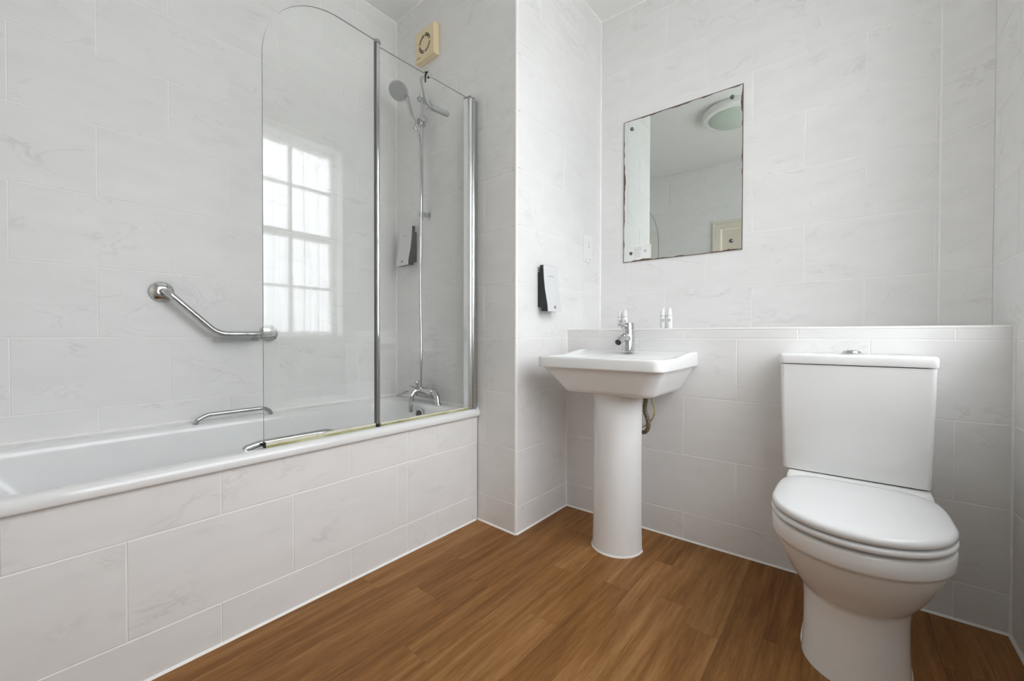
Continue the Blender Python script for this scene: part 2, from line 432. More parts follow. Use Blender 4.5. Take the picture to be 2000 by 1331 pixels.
# shower end wall
ed = (EB - EA); elen = ed.length; ed.normalize(); en = Vector((ed.y, -ed.x, 0))
a_ = EA - ed * 0.1 - en * REC; b_ = EB - en * REC
o = prism('wall_end', [(a_.x, a_.y), (b_.x - 0.004, b_.y), (XC - 0.004, YM + 0.1), (XL - 0.1, YM + 0.1)], 0, ZC, GRT)
w_end = tag(o, 'narrow tiled wall at the tap end of the bath carrying the shower', 'wall', kind='structure')
TE = 0.2455; ZE = 0.879 - 0.749 * 1.0 + 0.0
lay_tiles(w_end, (EA.x, EA.y, 0), (ed.x, ed.y, 0), elen - 0.008, 0.0, ZC, lambda r: (-1.336 - EA.x) / ed.x + (0 if r % 2 else 0.2023), z0=0.1325, th=TE)
# return wall beside the basin (faces +x)
w_ret = wall_slab('wall_return', (XC - 0.10, EB.y + 0.03, 0), (XC - REC, YM + 0.12, ZC), 'bright tiled side of the pillar next to the wash basin')
lay_tiles(w_ret, (XC, EB.y + 0.008, 0), (0, 1, 0), YM - EB.y - 0.008, 0.0, ZC, lambda r: (1.642 if r % 2 else 1.842) - EB.y - 0.008, pitch=0.4)
# mirror wall (faces -y): udir (1,0) -> normal (0,-1)
xd, yd = 0.265, XR - 0.265
w_back = wall_slab('wall_back', (XC - 0.15, YM + REC, 0), (XR + 0.12, YM + 0.12, ZC), 'tiled wall behind the mirror above the low ledge')
lay_tiles(w_back, (XC, YM, 0), (1, 0, 0), xd - XC, ZLEDGE, ZC, lambda r: -0.9619 - XC + (0.2023 if r % 2 else 0))
# chamfered corner
DA = Vector((xd, YM, 0)); DB = Vector((XR, YM - yd, 0))
o = prism('wall_corner', [(DA.x + 0.001, DA.y + REC), (DB.x + 0.001, DB.y + REC), (XR + 0.10, YM - yd + 0.0), (XR + 0.10, YM + 0.12), (DA.x, YM + 0.12)], 0, ZC, GRT)
w_cor = tag(o, 'narrow slanted strip of tiled wall closing the right corner above the ledge', 'wall', kind='structure')
dd = (DB - DA); dl = dd.length; dd.normalize()
lay_tiles(w_cor, (DA.x, DA.y, 0), (dd.x, dd.y, 0), dl, ZLEDGE, ZC, lambda r: 0.0)
# right wall (faces -x) with the window opening: udir (0,-1) -> normal (-1,0)
WY0, WY1, WZ0, WZ1 = 0.140, 1.790, 0.872, 2.350  # opening widened past its reflected end, unseen part added to balance the daylight
def wall_with_hole(name, x0, x1, label):
    parts = [box_vf((x0, YD - 0.12, 0), (x1, WY0, ZC)), box_vf((x0, WY1, 0), (x1, YM + 0.12, ZC)), box_vf((x0, WY0, 0), (x1, WY1, WZ0)), box_vf((x0, WY0, WZ1), (x1, WY1, ZC))]
    v, f = join_vf(parts); o = add(name, mesh(name, v, f, GRT)); return tag(o, label, 'wall', kind='structure')
w_right = wall_with_hole('wall_right', XR + REC, XR + 0.17, 'tiled wall on the far right beside the toilet, holding the window')
ytop = YM - yd
lay_tiles(w_right, (XR, ytop, 0), (0, -1, 0), ytop - YD, 0.0, ZC, lambda r: 0.262 + (0.2023 if r % 2 else 0),
          holes=((ytop - WY1, ytop - WY0, WZ0, WZ1),))
# door wall (faces +y): udir (-1,0) -> normal (0,1)
DX0, DX1, DZ = -1.06, -0.30, 2.012
parts = [box_vf((XL - 0.12, YD - 0.12, 0), (DX0, YD - REC, ZC)), box_vf((DX1, YD - 0.12, 0), (XR + 0.12, YD - REC, ZC)), box_vf((DX0, YD - 0.12, DZ), (DX1, YD - REC, ZC))]
v, f = join_vf(parts); w_door = tag(add('wall_front', mesh('wall_front', v, f, GRT)), 'tiled wall holding the cream door, seen in the mirror', 'wall', kind='structure')
lay_tiles(w_door, (XR, YD, 0), (-1, 0, 0), XR - XL, 0.0, ZC, lambda r: 0.15 + (0.2023 if r % 2 else 0), holes=((XR - DX1 - 0.075, XR - DX0 + 0.075, 0, DZ + 0.075),))
# low boxing under the mirror (faces -y)
w_low = box('wall_boxing', (XC, YB + REC, 0), (XR, YM - 0.001, ZLEDGE - 0.004), GRT)
tag(w_low, 'low tiled boxing with a ledge behind the basin and toilet', 'wall', kind='structure')
lay_tiles(w_low, (XC, YB, 0), (1, 0, 0), XR - XC, 0.0, ZLEDGE - 0.01, lambda r: -0.5494 - XC + (0 if r % 2 else 0.2023), rows=range(-1, 3))
lay_tiles(w_low, (XC, YB, 0), (1, 0, 0), XR - XC, Z0 + 3 * TH, ZLEDGE - 0.008, lambda r: -0.5494 - XC, rows=range(3, 4))
# ledge top tiles, lying flat
for i in range(5):
    x0 = XC + max(0, -0.5494 - XC - 0.4046 + 0.4046 * i - 0.4046); x1 = min(XR, XC + (-0.5494 - XC) + 0.4046 * (i - 1))
    if x1 - x0 < 0.02: continue
    t = bpy.data.objects.new('tile', tile_mesh(x1 - x0 - GROUT, 0.352)); COL.objects.link(t); t.parent = w_low
    t.location = ((x0 + x1) / 2, (YB + YM) / 2 + 0.004, ZLEDGE - 0.004); t.rotation_euler = (math.radians(-90), 0, 0)
# bath panel
w_bath = box('wall_bath_panel', (XP - 0.03, YD + 0.0, 0), (XP - REC, EB.y + 0.01, 0.499), GRT)
tag(w_bath, 'tiled panel closing the front of the bath down to the floor', 'wall', kind='structure')
lay_tiles(w_bath, (XP, YD, 0), (0, 1, 0), EB.y + 0.012 - YD, 0.0, 0.499, lambda r: (0.409 if r % 2 else 0.209) - YD, rows=range(-1, 2), pitch=0.3985, extra=(1.055 - YD,))

# floor planks
floor = box('floor', (XL - 0.1, YD - 0.12, -0.06), (XR + 0.15, YM + 0.1, -0.003), simple('floor_screed', (0.10, 0.055, 0.025), 0.7))
tag(floor, 'brown wood plank floor running from the door to the basin', 'floor', kind='structure')
ends = {0: .842, 2: .931, 4: .731, 7: 1.374, 8: 1.629, 10: 1.318}
PWID = 0.0985; fx0 = -1.37 - 0.013
_pc = {}
def plank_mesh(w, l):
    k = (round(w, 4), round(l, 3))
    if k not in _pc:
        v, f = box_vf((-w / 2, -l / 2, -0.004), (w / 2, l / 2, 0.0)); _pc[k] = mesh('plank', v, f, WOOD)
    return _pc[k]
for c in range(18):
    xa = -1.37 + PWID * c; xb = xa + PWID
    if c == 0: xa = XP - 0.004
    xb = min(xb, XR + 0.002)
    if xb - xa < 0.01: continue
    e0 = ends.get(c, random.uniform(0.1, 1.0)); length = 0.92
    y = e0 - math.ceil((e0 - YD) / length) * length
    while y < YB:
        ya, yb = max(y, YD - 0.002), min(y + length, YB + 0.002); y += length
        if yb - ya < 0.02: continue
        p = bpy.data.objects.new('plank', plank_mesh(xb - xa - 0.0005, yb - ya - 0.0005)); COL.objects.link(p); p.parent = floor
        p.location = ((xa + xb) / 2, (ya + yb) / 2, 0.0)
# ceiling
ceil = box('ceiling', (XL - 0.12, YD - 0.12, ZC), (XR + 0.17, YM + 0.12, ZC + 0.1), PAINT)
tag(ceil, 'plain off-white painted ceiling', 'ceiling', kind='structure')

# sealant beads and trims
_tn = [0]
def bead(p, q, n1, n2, s, label, m=SEAL):
    """triangular bead along p->q, legs along n1 and n2"""
    _tn[0] += 1
    p, q, n1, n2 = Vector(p), Vector(q), Vector(n1) * s, Vector(n2) * s
    ring = lambda c: [c - n1 * .3 - n2 * .3, c + n1 - n2 * .3, c + n1 + n2 * 0.12, c + n1 * 0.45 + n2 * 0.45, c + n1 * 0.12 + n2, c - n1 * .3 + n2]
    o = loft('trim_%d' % _tn[0], [ring(p), ring(q)], m, auto=60)
    return tag(o, label, 'trim', kind='structure')
UP, DN = (0, 0, 1), (0, 0, -1)
bead((XP, YD, 0), (XP, EB.y, 0), (1, 0, 0), UP, 0.006, 'white sealant line along the foot of the bath panel')
bead((XP, EB.y + 0.014, 0), (EB.x, EB.y, 0), tuple(en), UP, 0.006, 'white sealant line along the floor between bath and pillar')
bead((XC, EB.y, 0), (XC, YB, 0), (1, 0, 0), UP, 0.006, 'white sealant line along the floor beside the basin pillar')
bead((XC, YB, 0), (XR, YB, 0), (0, -1, 0), UP, 0.006, 'white sealant line along the floor under the low boxing')
bead((XR, YB, 0), (XR, YD, 0), (-1, 0, 0), UP, 0.007, 'white sealant line along the floor under the right wall')
bead((XL, EA.y, 0.52), (XL, EA.y, ZC), (1, 0, 0), tuple(en), 0.005, 'white sealant line up the corner at the tap end of the bath')
bead((XC, YM, ZLEDGE), (XC, YM, ZC), (1, 0, 0), (0, -1, 0), 0.005, 'white sealant line up the corner left of the mirror')
bead((XC, YB, 0), (XC, YB, ZLEDGE), (1, 0, 0), (0, -1, 0), 0.004, 'white sealant line up the corner left of the basin')
bead((XR, YB, 0), (XR, YB, ZLEDGE), (-1, 0, 0), (0, -1, 0), 0.005, 'white sealant line up the corner right of the toilet')
bead((DA.x, DA.y, ZLEDGE), (DA.x, DA.y, ZC), (-1, 0, 0), (0.7, -0.7, 0), 0.0022, 'grouted edge where the slanted wall strip meets the mirror wall', GRT)
bead((XL, YD, ZC), (XL, EA.y, ZC), (1, 0, 0), DN, 0.006, 'white line between left wall and ceiling')
bead((EA.x, EA.y, ZC), (EB.x, EB.y, ZC), tuple(en), DN, 0.006, 'white line between shower end wall and ceiling')
bead((XC, EB.y, ZC), (XC, YM, ZC), (1, 0, 0), DN, 0.005, 'white line between pillar side and ceiling')
bead((XC, YM, ZC), (XR, YM, ZC), (0, -1, 0), DN, 0.005, 'white line between mirror wall and ceiling')
# quarter-round trim on the pillar corner
_tn[0] += 1
R_ = 0.0095; ctr = Vector((XC - R_ + 0.0006, EB.y + R_ - 0.0006))
arc = [(ctr.x + R_ * math.cos(a), ctr.y + R_ * math.sin(a)) for a in [math.radians(-90 + 90 * k / 8) for k in range(9)]] + [(ctr.x - 0.001, ctr.y + R_ * 0.98), (ctr.x - R_ * 0.2, ctr.y)]
tag(prism('trim_%d' % _tn[0], arc, 0, ZC, TRIMW), 'white rounded plastic edge on the pillar corner', 'trim', kind='structure')
# ledge front trim
_tn[0] += 1
tl = box('trim_%d' % _tn[0], (XC + 0.001, YB - 0.001, ZLEDGE - 0.0085), (XR - 0.001, YB + 0.009, ZLEDGE + 0.0006), TRIMW, bevel=0.003, seg=3)
tag(tl, 'white edge strip along the front of the ledge', 'trim', kind='structure')

# ------------------------------------------------------------------ window in the right wall
win = thing('window_1', 'white sash window of many panes in the right wall, reflected in the shower screen', 'window', (XR + 0.13, (WY0 + WY1) / 2, WZ0), kind='structure')
xw0, xw1 = XR + 0.115, XR + 0.16
fr_ = 0.035
v, f = join_vf([box_vf((xw0, WY0, WZ0), (xw1, WY0 + fr_, WZ1)), box_vf((xw0, WY1 - fr_, WZ0), (xw1, WY1, WZ1)), box_vf((xw0, WY0, WZ0), (xw1, WY1, WZ0 + 0.04)), box_vf((xw0, WY0, WZ1 - 0.035), (xw1, WY1, WZ1))])
add('frame', mesh('frame', v, f, WINW), win)
ys = [WY0 + fr_ + (WY1 - WY0 - 2 * fr_) * i / 5 for i in range(6)]
zs = [WZ0 + 0.04, 1.253, 1.650, 2.025, WZ1 - 0.035]
box('meeting_rail', (xw0 - 0.008, WY0 + 0.01, zs[2] - 0.028), (xw1, WY1 - 0.01, zs[2] + 0.028), WINW, win, bevel=0.003)
for z in (zs[1], zs[3]): box('glazing_bar', (xw0 + 0.008, WY0 + 0.01, z - 0.011), (xw1 - 0.006, WY1 - 0.01, z + 0.011), WINW, win, bevel=0.002)
for y in ys[1:5]:
    box('glazing_bar', (xw0 + 0.01, y - 0.012, WZ0 + 0.01), (xw1 - 0.004, y + 0.012, WZ1 - 0.01), WINW, win, bevel=0.002)
for i in range(5):
    for j in range(4):
        box('pane', (xw0 + 0.022, ys[i] + 0.009, zs[j] + 0.009), (xw0 + 0.026, ys[i + 1] - 0.009, zs[j + 1] - 0.009), PANE, win)
box('window_sill', (XR - 0.001, WY0 - 0.0, WZ0 - 0.03), (xw0 + 0.001, WY1 + 0.0, WZ0 + 0.002), TRIMW, win, bevel=0.004)
for nm, a, b in (('reveal', (XR - 0.0015, WY0 - 0.012, WZ0), (xw0 + .002, WY0 + 0.002, WZ1)), ('reveal', (XR - 0.0015, WY1 - 0.002, WZ0), (xw0 + .002, WY1 + 0.004, WZ1)), ('reveal', (XR - 0.0015, WY0, WZ1 - 0.002), (xw0 + .002, WY1, WZ1 + 0.012))):
    box(nm, a, b, WINW, win)
# unseen ground plane added to block the lower sky and bounce light upward
g_ = box('ground', (XR + 0.4, -40, -3.2), (60, 40, -3.0), simple('ground_bounce', (0.50, 0.50, 0.48), 0.9))
tag(g_, 'unseen grey ground plane added outside the window to bounce daylight upward', 'ground', kind='structure')
# sheer curtain
ny, nz = 360, 22; V = []
rnd = random.Random(3); ph = [rnd.uniform(0, 6.28) for _ in range(6)]
for i in range(ny + 1):
    s = i / ny
    for j in range(nz + 1):
        t = j / nz
        y = WY0 + 0.012 + (WY1 - WY0 - 0.024) * s
        amp = 0.014 + 0.020 * (1 - 0.5 * t)
        x = XR + 0.058 + amp * (math.sin(2 * math.pi * 24 * s + ph[0] + 0.8 * math.sin(3.1 * t + ph[3])) * 0.7 + 0.5 * math.sin(2 * math.pi * 39 * s + ph[1] + 1.4 * t) + 0.6 * math.sin(2 * math.pi * 4.3 * s + ph[2] - 0.7 * t))
        y += 0.006 * math.sin(2 * math.pi * 9 * s + 2.2 * t + ph[4])
        y = min(max(y, WY0 + 0.006), WY1 - 0.006)
        V.append((x, y, WZ0 + 0.012 + (WZ1 - 0.02 - WZ0 - 0.012) * t))
Fc = [(i * (nz + 1) + j, (i + 1) * (nz + 1) + j, (i + 1) * (nz + 1) + j + 1, i * (nz + 1) + j + 1) for i in range(ny) for j in range(nz)]
cur = thing('sheer_curtain', 'white sheer curtain hanging in front of the sash window', 'curtain', (XR + 0.06, (WY0 + WY1) / 2, WZ0))
add('voile_panel', mesh('voile_panel', V, Fc, VOILE, smooth=True), cur)
tube('curtain_wire', [(XR + 0.062, WY0 + 0.001, WZ1 - 0.018), (XR + 0.062, WY1 - 0.001, WZ1 - 0.018)], 0.004, WINW, cur, seg=8)

# ------------------------------------------------------------------ door seen in the mirror
dr = thing('door_1', 'cream painted door with moulded frame, seen in the mirror', 'door', ((DX0 + DX1) / 2, YD, 0), kind='structure')
box('door_leaf', (DX0 + 0.006, YD - 0.075, 0.006), (DX1 - 0.006, YD - 0.035, DZ - 0.006), CREAMP, dr, bevel=0.002)
for xx in (DX0 - 0.01, DX1 - 0.02): box('door_jamb', (xx, YD - 0.12, 0), (xx + 0.03, YD - 0.002, DZ + 0.012), CREAMP, dr) if False else None
def architrave(name, a, b, horizontal):
    parts = [box_vf(a, b)]
    v, f = join_vf(parts); add(name, mesh(name, v, f, CREAMP), dr, bevel=0.004, auto=40)
for s, x0 in ((-1, DX0), (1, DX1)):
    architrave('architrave', (x0 + s * -0.002, YD - 0.03, 0), (x0 + s * 0.078, YD + 0.014, DZ + 0.078), False)
    box('architrave_moulding', (x0 + s * 0.050, YD + 0.010, 0), (x0 + s * 0.076, YD + 0.024, DZ + 0.076), CREAMP, dr, bevel=0.005, seg=3)
architrave('architrave', (DX0 - 0.002, YD - 0.03, DZ - 0.002), (DX1 + 0.002, YD + 0.014, DZ + 0.078), True)
box('architrave_moulding', (DX0 - 0.05, YD + 0.010, DZ + 0.050), (DX1 + 0.05, YD + 0.024, DZ + 0.076), CREAMP, dr, bevel=0.005, seg=3)
lathe('door_knob', [(0.024, 0), (0.024, 0.004), (0.010, 0.008), (0.010, 0.03), (0.024, 0.042), (0.026, 0.052), (0.018, 0.062), (0, 0.064)], (DX1 - 0.07, YD - 0.035, 1.0), (0, 1, 0), CHROME, dr)

# ------------------------------------------------------------------ bathtub
tub = thing('bathtub', 'long white bathtub fitted between the tiled walls', 'bathtub', (-1.72, 0.6, 0))
RT = 0.531
X0, X1, Y0, Y1 = XL + 0.001, -1.366, -0.235, 1.4985
def tring(x0, x1, y0, y1, z, r, rb=None):
    return rrect((x0 + x1) / 2, (y0 + y1) / 2, (x1 - x0) / 2, (y1 - y0) / 2, z, r, rb, m=8)
eps = 0.004
rings = [tring(X0 + .02, X1 - 0.012, Y0 + .02, Y1 - .02 - 0.03, 0.4985, .01),
         tring(X0 + .004, X1 - 0.002, Y0, Y1 - .03 - eps, 0.4985, .012),
         tring(X0 + .004, X1, Y0, Y1 - .03, 0.503, .014),
         tring(X0 + .004, X1, Y0, Y1 - .03, 0.515, .014),
         tring(X0 + .004, X1 - 0.003, Y0, Y1 - .03, 0.525, .014),
         tring(X0 + .004, X1 - 0.010, Y0, Y1 - .03, RT, .014),
         tring(X0 + .020, X1 - 0.022, Y0 + .02, Y1 - .05, RT + 0.0012, .03),
         tring(X0 + .060, X1 - 0.044, Y0 + .07, Y1 - .098, RT + 0.0008, .09),
         tring(X0 + .070, X1 - 0.053, Y0 + .078, Y1 - .106, RT - 0.0015, .10),
         tring(X0 + .077, X1 - 0.059, Y0 + .086, Y1 - .112, RT - 0.007, .11),
         tring(X0 + .081, X1 - 0.0625, Y0 + .092, Y1 - .116, RT - 0.015, .12),
         tring(X0 + .083, X1 - 0.0645, Y0 + .098, Y1 - .118, RT - 0.026, .125),
         tring(X0 + .085, X1 - 0.0665, Y0 + .120, Y1 - .121, RT - 0.055, .13),
         tring(X0 + .092, X1 - 0.074, Y0 + .20, Y1 - .14, 0.36, .15),
         tring(X0 + .100, X1 - 0.082, Y0 + .30, Y1 - .165, 0.20, .16),
         tring(X0 + .118, X1 - 0.100, Y0 + .36, Y1 - .19, 0.145, .15),
         tring(X0 + .190, X1 - 0.170, Y0 + .42, Y1 - .24, 0.125, .12),
         tring(X0 + .29, X1 - 0.27, Y0 + .7, Y1 - .5, 0.120, .05)]
loft('tub_shell', rings, ACRYL, tub, cap0=False, cap1=True, auto=75)
# sealant along walls belongs to the tub line
bead((XL, Y0, RT - 0.0005), (XL, EA.y, RT - 0.0005), (1, 0, 0), (0, 0, 1), 0.0085, 'white sealant line between bath rim and left wall')
bead((EA.x, EA.y - 0.002, RT), (XP, EB.y + 0.0145, RT), tuple(en), (0, 0, 1), 0.008, 'white sealant line between bath rim and shower end wall')
# end filler of rim at the skewed wall
box('rim_end', (X0 + .01, 1.44, 0.505), (X1 - 0.004, 1.4525, RT), ACRYL, tub)
# overflow and waste
lathe('overflow_cover', [(0.0, 0.0), (0.030, 0.0), (0.031, 0.006), (0.026, 0.009), (0, 0.010)], (-1.70, 1.376, 0.480), (0, -1, 0.06), CHROME, tub)
lathe('overflow_hole', [(0.0, 0.0), (0.020, 0.0), (0.019, 0.002), (0, 0.002)], (-1.70, 1.3655, 0.4808), (0, -1, 0.06), DARK, tub)
lathe('waste', [(0, 0), (0.035, 0), (0.034, 0.004), (0, 0.004)], (-1.72, 1.10, 0.1215), (0, 0, 1), CHROME, tub)
def tub_handle(x, ya, yb, h, r=0.0092):
    z = RT - 0.001
    pts = round_corners([(x, ya, z), (x, ya + 0.006, z + h * 0.45), (x, ya + 0.040, z + h), (x, yb - 0.030, z + h), (x, yb - 0.006, z + h * 0.5), (x, yb, z)], 0.014, 5)
    tube('chrome_handle', pts, r, CHROME, tub, seg=14)
tub_handle(-2.005, 0.508, 0.785, 0.030)
tub_handle(-1.424, 0.482, 0.765, 0.013, 0.0105)

# ------------------------------------------------------------------ shower screen
XG = -1.400
scr = thing('shower_screen', 'folding glass shower screen with chrome posts standing on the bath rim', 'shower screen', (XG, 1.0, RT))
def glass_panel(name, outline):
    n = len(outline); t = 0.003
    v = [(XG + t, y, z) for y, z in outline] + [(XG - t, y, z) for y, z in outline]
    f = [tuple(range(n)), tuple(reversed(range(n, 2 * n)))] + [(i, n + i, n + (i + 1) % n, (i + 1) % n) for i in range(n)]
    me = mesh(name, v, f, GLASS, mats=[GLASS, GEDGE], fm=[0, 0] + [1] * n); fixn(me)
    return add(name, me, scr)
r_ = 0.25; y0g, y1g, ztop, zb = 0.527, 0.920, 1.992, RT + 0.010
arc = [(y0g + r_ - r_ * math.cos(math.radians(90 * k / 20)), ztop - r_ + r_ * math.sin(math.radians(90 * k / 20))) for k in range(21)]
glass_panel('glass_panel', [(y1g, zb), (y0g, zb)] + arc + [(y1g, ztop)])
glass_panel('glass_panel', [(1.424, zb), (0.936, zb), (0.936, 1.976), (1.424, 1.993)])
# hinge post
lathe('hinge_post', [(0.0, 0.0), (0.0085, 0.0), (0.0085, 1.452), (0, 1.452)], (XG, 0.928, RT + 0.004), (0, 0, 1), CHROME, scr)
box('hinge_gasket', (XG - 0.006, 0.9165, RT + 0.014), (XG + 0.0055, 0.9215, ztop), simple('dark_gasket', (0.10, 0.105, 0.10), 0.3), scr, bevel=0.001)
lathe('post_cap', [(0.0, 0), (0.0125, 0), (0.0125, 0.008), (0.010, 0.012), (0, 0.013)], (XG, 0.928, RT + 1.455), (0, 0, 1), GREYP, scr)
lathe('post_foot', [(0.0, 0), (0.0095, 0), (0.0095, 0.012), (0, 0.012)], (XG, 0.926, RT + 0.001), (0, 0, 1), BLACK, scr)
# wall post: wide chrome half-round plus channel
yw = 1.452
rings = []
for z in (RT + 0.004, 2.000):
    ring = []
    for k in range(17):
        a = math.radians(-90 + 180 * k / 16); ring.append(Vector((XG - 0.012 + 0.020 * math.cos(a), 1.432 + 0.014 * math.sin(a), z)))
    ring += [Vector((XG - 0.032, 1.446, z)), Vector((XG - 0.032, 1.418, z))]
    rings.append(ring)
loft('wall_post', rings, simple('bright_aluminium', (0.83, 0.84, 0.84), 0.2, 1), scr, auto=40)
box('wall_channel', (XG - 0.030, 1.440, RT + 0.004), (XG + 0.015, 1.4635, 1.992), SATIN, scr, bevel=0.002)
box('wall_post_cap', (XG - 0.034, 1.416, 2.000), (XG + 0.012, 1.450, 2.007), GREYP, scr, bevel=0.003)
# yellowed bottom seals
BEIGE = noisy('beige_vinyl', (0.58, 0.55, 0.42), (0.74, 0.71, 0.60), 12, 0.2)
for ya_, yb2_, hgt in ((0.531, 0.690, 0.0175), (0.6905, 0.9165, 0.0165), (0.938, 1.417, 0.014)):
    box('bottom_seal', (XG - 0.006, ya_, RT + 0.0075), (XG + 0.006, yb2_, RT + hgt), BEIGE, scr, bevel=0.002)
    box('seal_fin', (XG - 0.003, ya_, RT + 0.0012), (XG + 0.005, yb2_, RT + 0.0075), YSEAL, scr, bevel=0.001)
box('seal_end', (XG - 0.0075, 0.5265, RT + 0.002), (XG + 0.0075, 0.5312, RT + 0.020), BLACK, scr, bevel=0.001)

# ------------------------------------------------------------------ shower: wall rail, handset, hose, mixer tap
def on_end(x, d):     # point in front of the shower end wall, d metres off its face
    t = (x - EA.x) / (EB.x - EA.x); p = EA.lerp(EB, t) + en * d; return p
xr_ = -1.765
pw = on_end(xr_, 0.048)
rail = thing('shower_rail', 'slim chrome vertical shower rail on the tiled end wall', 'shower rail', (pw.x, pw.y, 1.48))
lathe('riser_tube', [(0, 0), (0.008, 0), (0.008, 0.655), (0, 0.655)], (pw.x, pw.y, 1.492), (0, 0, 1), CHROME, rail, seg=18)
for z in (1.525, 2.125):
    q = on_end(xr_, 0.0)
    br = lathe('rail_bracket', [(0, 0), (0.021, 0), (0.021, 0.006), (0.011, 0.012), (0.011, 0.046), (0.014, 0.05), (0.014, 0.062), (0.010, 0.067), (0, 0.068)], (q.x - 0.004, q.y, z), tuple(en), CHROME, rail)
lathe('rail_end', [(0, 0), (0.011, 0), (0.012, 0.004), (0.012, 0.02), (0, 0.021)], (pw.x, pw.y, 2.135), (0, 0, 1), CHROME, rail)
lathe('soap_clip', [(0, 0), (0.019, 0), (0.021, 0.022), (0, 0.022)], (pw.x + 0.024, pw.y - 0.012, 1.503), (0, 0, 1), CLEAR, rail, seg=18)
# slider that grips the handset
zs_ = 2.005
box('slider', (pw.x - 0.020, pw.y - 0.020, zs_ - 0.022), (pw.x + 0.020, pw.y + 0.016, zs_ + 0.022), CHROME, rail, bevel=0.007, seg=3)
lathe('slider_knob', [(0, 0), (0.014, 0), (0.019, 0.006), (0.019, 0.016), (0.014, 0.022), (0, 0.024)], (pw.x + 0.018, pw.y - 0.002, zs_ + 0.004), (1, -0.25, 0), CHROME, rail)
lathe('slider_socket', [(0, 0), (0.012, 0), (0.0145, 0.030), (0, 0.030)], (pw.x - 0.012, pw.y - 0.036, zs_ - 0.018), (-0.25, -0.35, 0.9), CHROME, rail)
# handset
hb = Vector((pw.x - 0.008, pw.y - 0.040, 1.965)); hc = Vector((-1.868, 1.368, 2.178))
shh = thing('hand_shower', 'round chrome hand shower clipped to the rail with its grey face down', 'hand shower', tuple(hb))
neck = hc + Vector((0.022, 0.024, -0.020)) 
pth = smooth_path([hb, hb.lerp(neck, 0.35) + Vector((0, 0.0, 0.0)), hb.lerp(neck, 0.75) + Vector((0, 0.003, 0.004)), neck + Vector((0, .004, .004)), hc + Vector((0.004, 0.014, 0.010))], 6)
nn = len(pth)
tube('handle', pth, [0.0095 + 0.0035 * math.sin(math.pi * min(1, i / nn * 1.2)) for i in range(nn)], CHROME, shh, seg=16)
fd = Vector((0.24, -0.62, -0.75)).normalized()
lathe('head_shell', [(0.0, -0.024), (0.018, -0.022), (0.040, -0.012), (0.050, -0.002), (0.053, 0.008), (0.052, 0.013), (0.048, 0.014)], hc, fd, CHROME, shh, seg=36)
lathe('spray_face', [(0, 0.0155), (0.030, 0.0155), (0.0475, 0.0145), (0.0478, 0.012), (0, 0.011)], hc, fd, GREYP, shh, seg=36)
# hose
tp = Vector((-1.735, 1.405, 0.600))
hs = smooth_path([hb + Vector((0, 0, 0.004)), hb + Vector((0.018, 0.012, -0.05)), (pw.x + 0.020, pw.y - 0.020, 1.72), (pw.x + 0.018, pw.y - 0.020, 1.45), (pw.x + 0.018, pw.y - 0.024, 1.15), (tp.x - 0.006, tp.y + 0.008, 0.85), (tp.x - 0.001, tp.y + 0.002, 0.70), tp], 26)
hose_r = [0.0070 + (0.0008 if i % 2 else 0.0) for i in range(len(hs))]
tube('hose', hs, hose_r, CHROME, shh, seg=10)

ty = 1.418
bt = thing('bath_tap', 'chrome bath and shower mixer tap on the end of the bath', 'tap', (-1.72, ty, RT))
tz = 0.588
tube('mixer_body', [(-1.648, ty, tz), (-1.70, ty, tz), (-1.775, ty, tz), (-1.80, ty, tz)], [0.0225, 0.0245, 0.0245, 0.022], CHROME, bt, seg=20)
for pxs, lean in ((-1.635, 0.03), (-1.805, -0.03)):
    tube('pillar', smooth_path([(pxs - lean * 0.9, ty, tz), (pxs, ty, tz - 0.004), (pxs + lean * 0.55, ty - 0.002, tz - 0.028), (pxs + lean * 0.75, ty - 0.004, RT + 0.002)], 6), [0.019] * 6 + [0.0165] * 6 + [0.014] * 7, CHROME, bt, seg=16)
    lathe('pillar_foot', [(0, 0), (0.021, 0), (0.020, 0.005), (0.013, 0.008), (0, 0.008)], (pxs + lean * 0.75, ty - 0.004, RT + 0.001), (0, 0, 1), CHROME, bt)
tube('spout', smooth_path([(-1.752, ty, tz), (-1.752, ty - 0.034, tz + 0.006), (-1.752, ty - 0.060, tz - 0.018), (-1.752, ty - 0.066, tz - 0.06), (-1.752, ty - 0.066, tz - 0.100)], 6), [0.019] * 8 + [0.0165] * 6 + [0.0145] * 6 + [0.0125] * 5, CHROME, bt, seg=16)
lathe('diverter_knob', [(0, 0), (0.006, 0), (0.006, 0.014), (0.010, 0.018), (0.011, 0.034), (0.008, 0.040), (0, 0.041)], (-1.768, ty - 0.01, tz + 0.016), (0, 0, 1), CHROME, bt)
tube('lever', smooth_path([(-1.80, ty - 0.004, tz + 0.004), (-1.835, ty - 0.012, tz + 0.004), (-1.870, ty - 0.03, tz - 0.018), (-1.892, ty - 0.045, tz - 0.034)], 6), [0.013] * 6 + [0.010] * 6 + [0.0075] * 7, CHROME, bt, seg=12)
lathe('temperature_knob', [(0, 0), (0.017, 0), (0.019, 0.008), (0.019, 0.034), (0.014, 0.040), (0, 0.041)], (-1.815, ty + 0.002, tz + 0.004), (-1, 0, 0.05), CHROME, bt)
lathe('hose_union', [(0, 0), (0.010, 0), (0.010, 0.02), (0.0085, 0.026), (0, 0.026)], (tp.x, tp.y, tp.z - 0.016), (0, 0, 1), CHROME, bt)

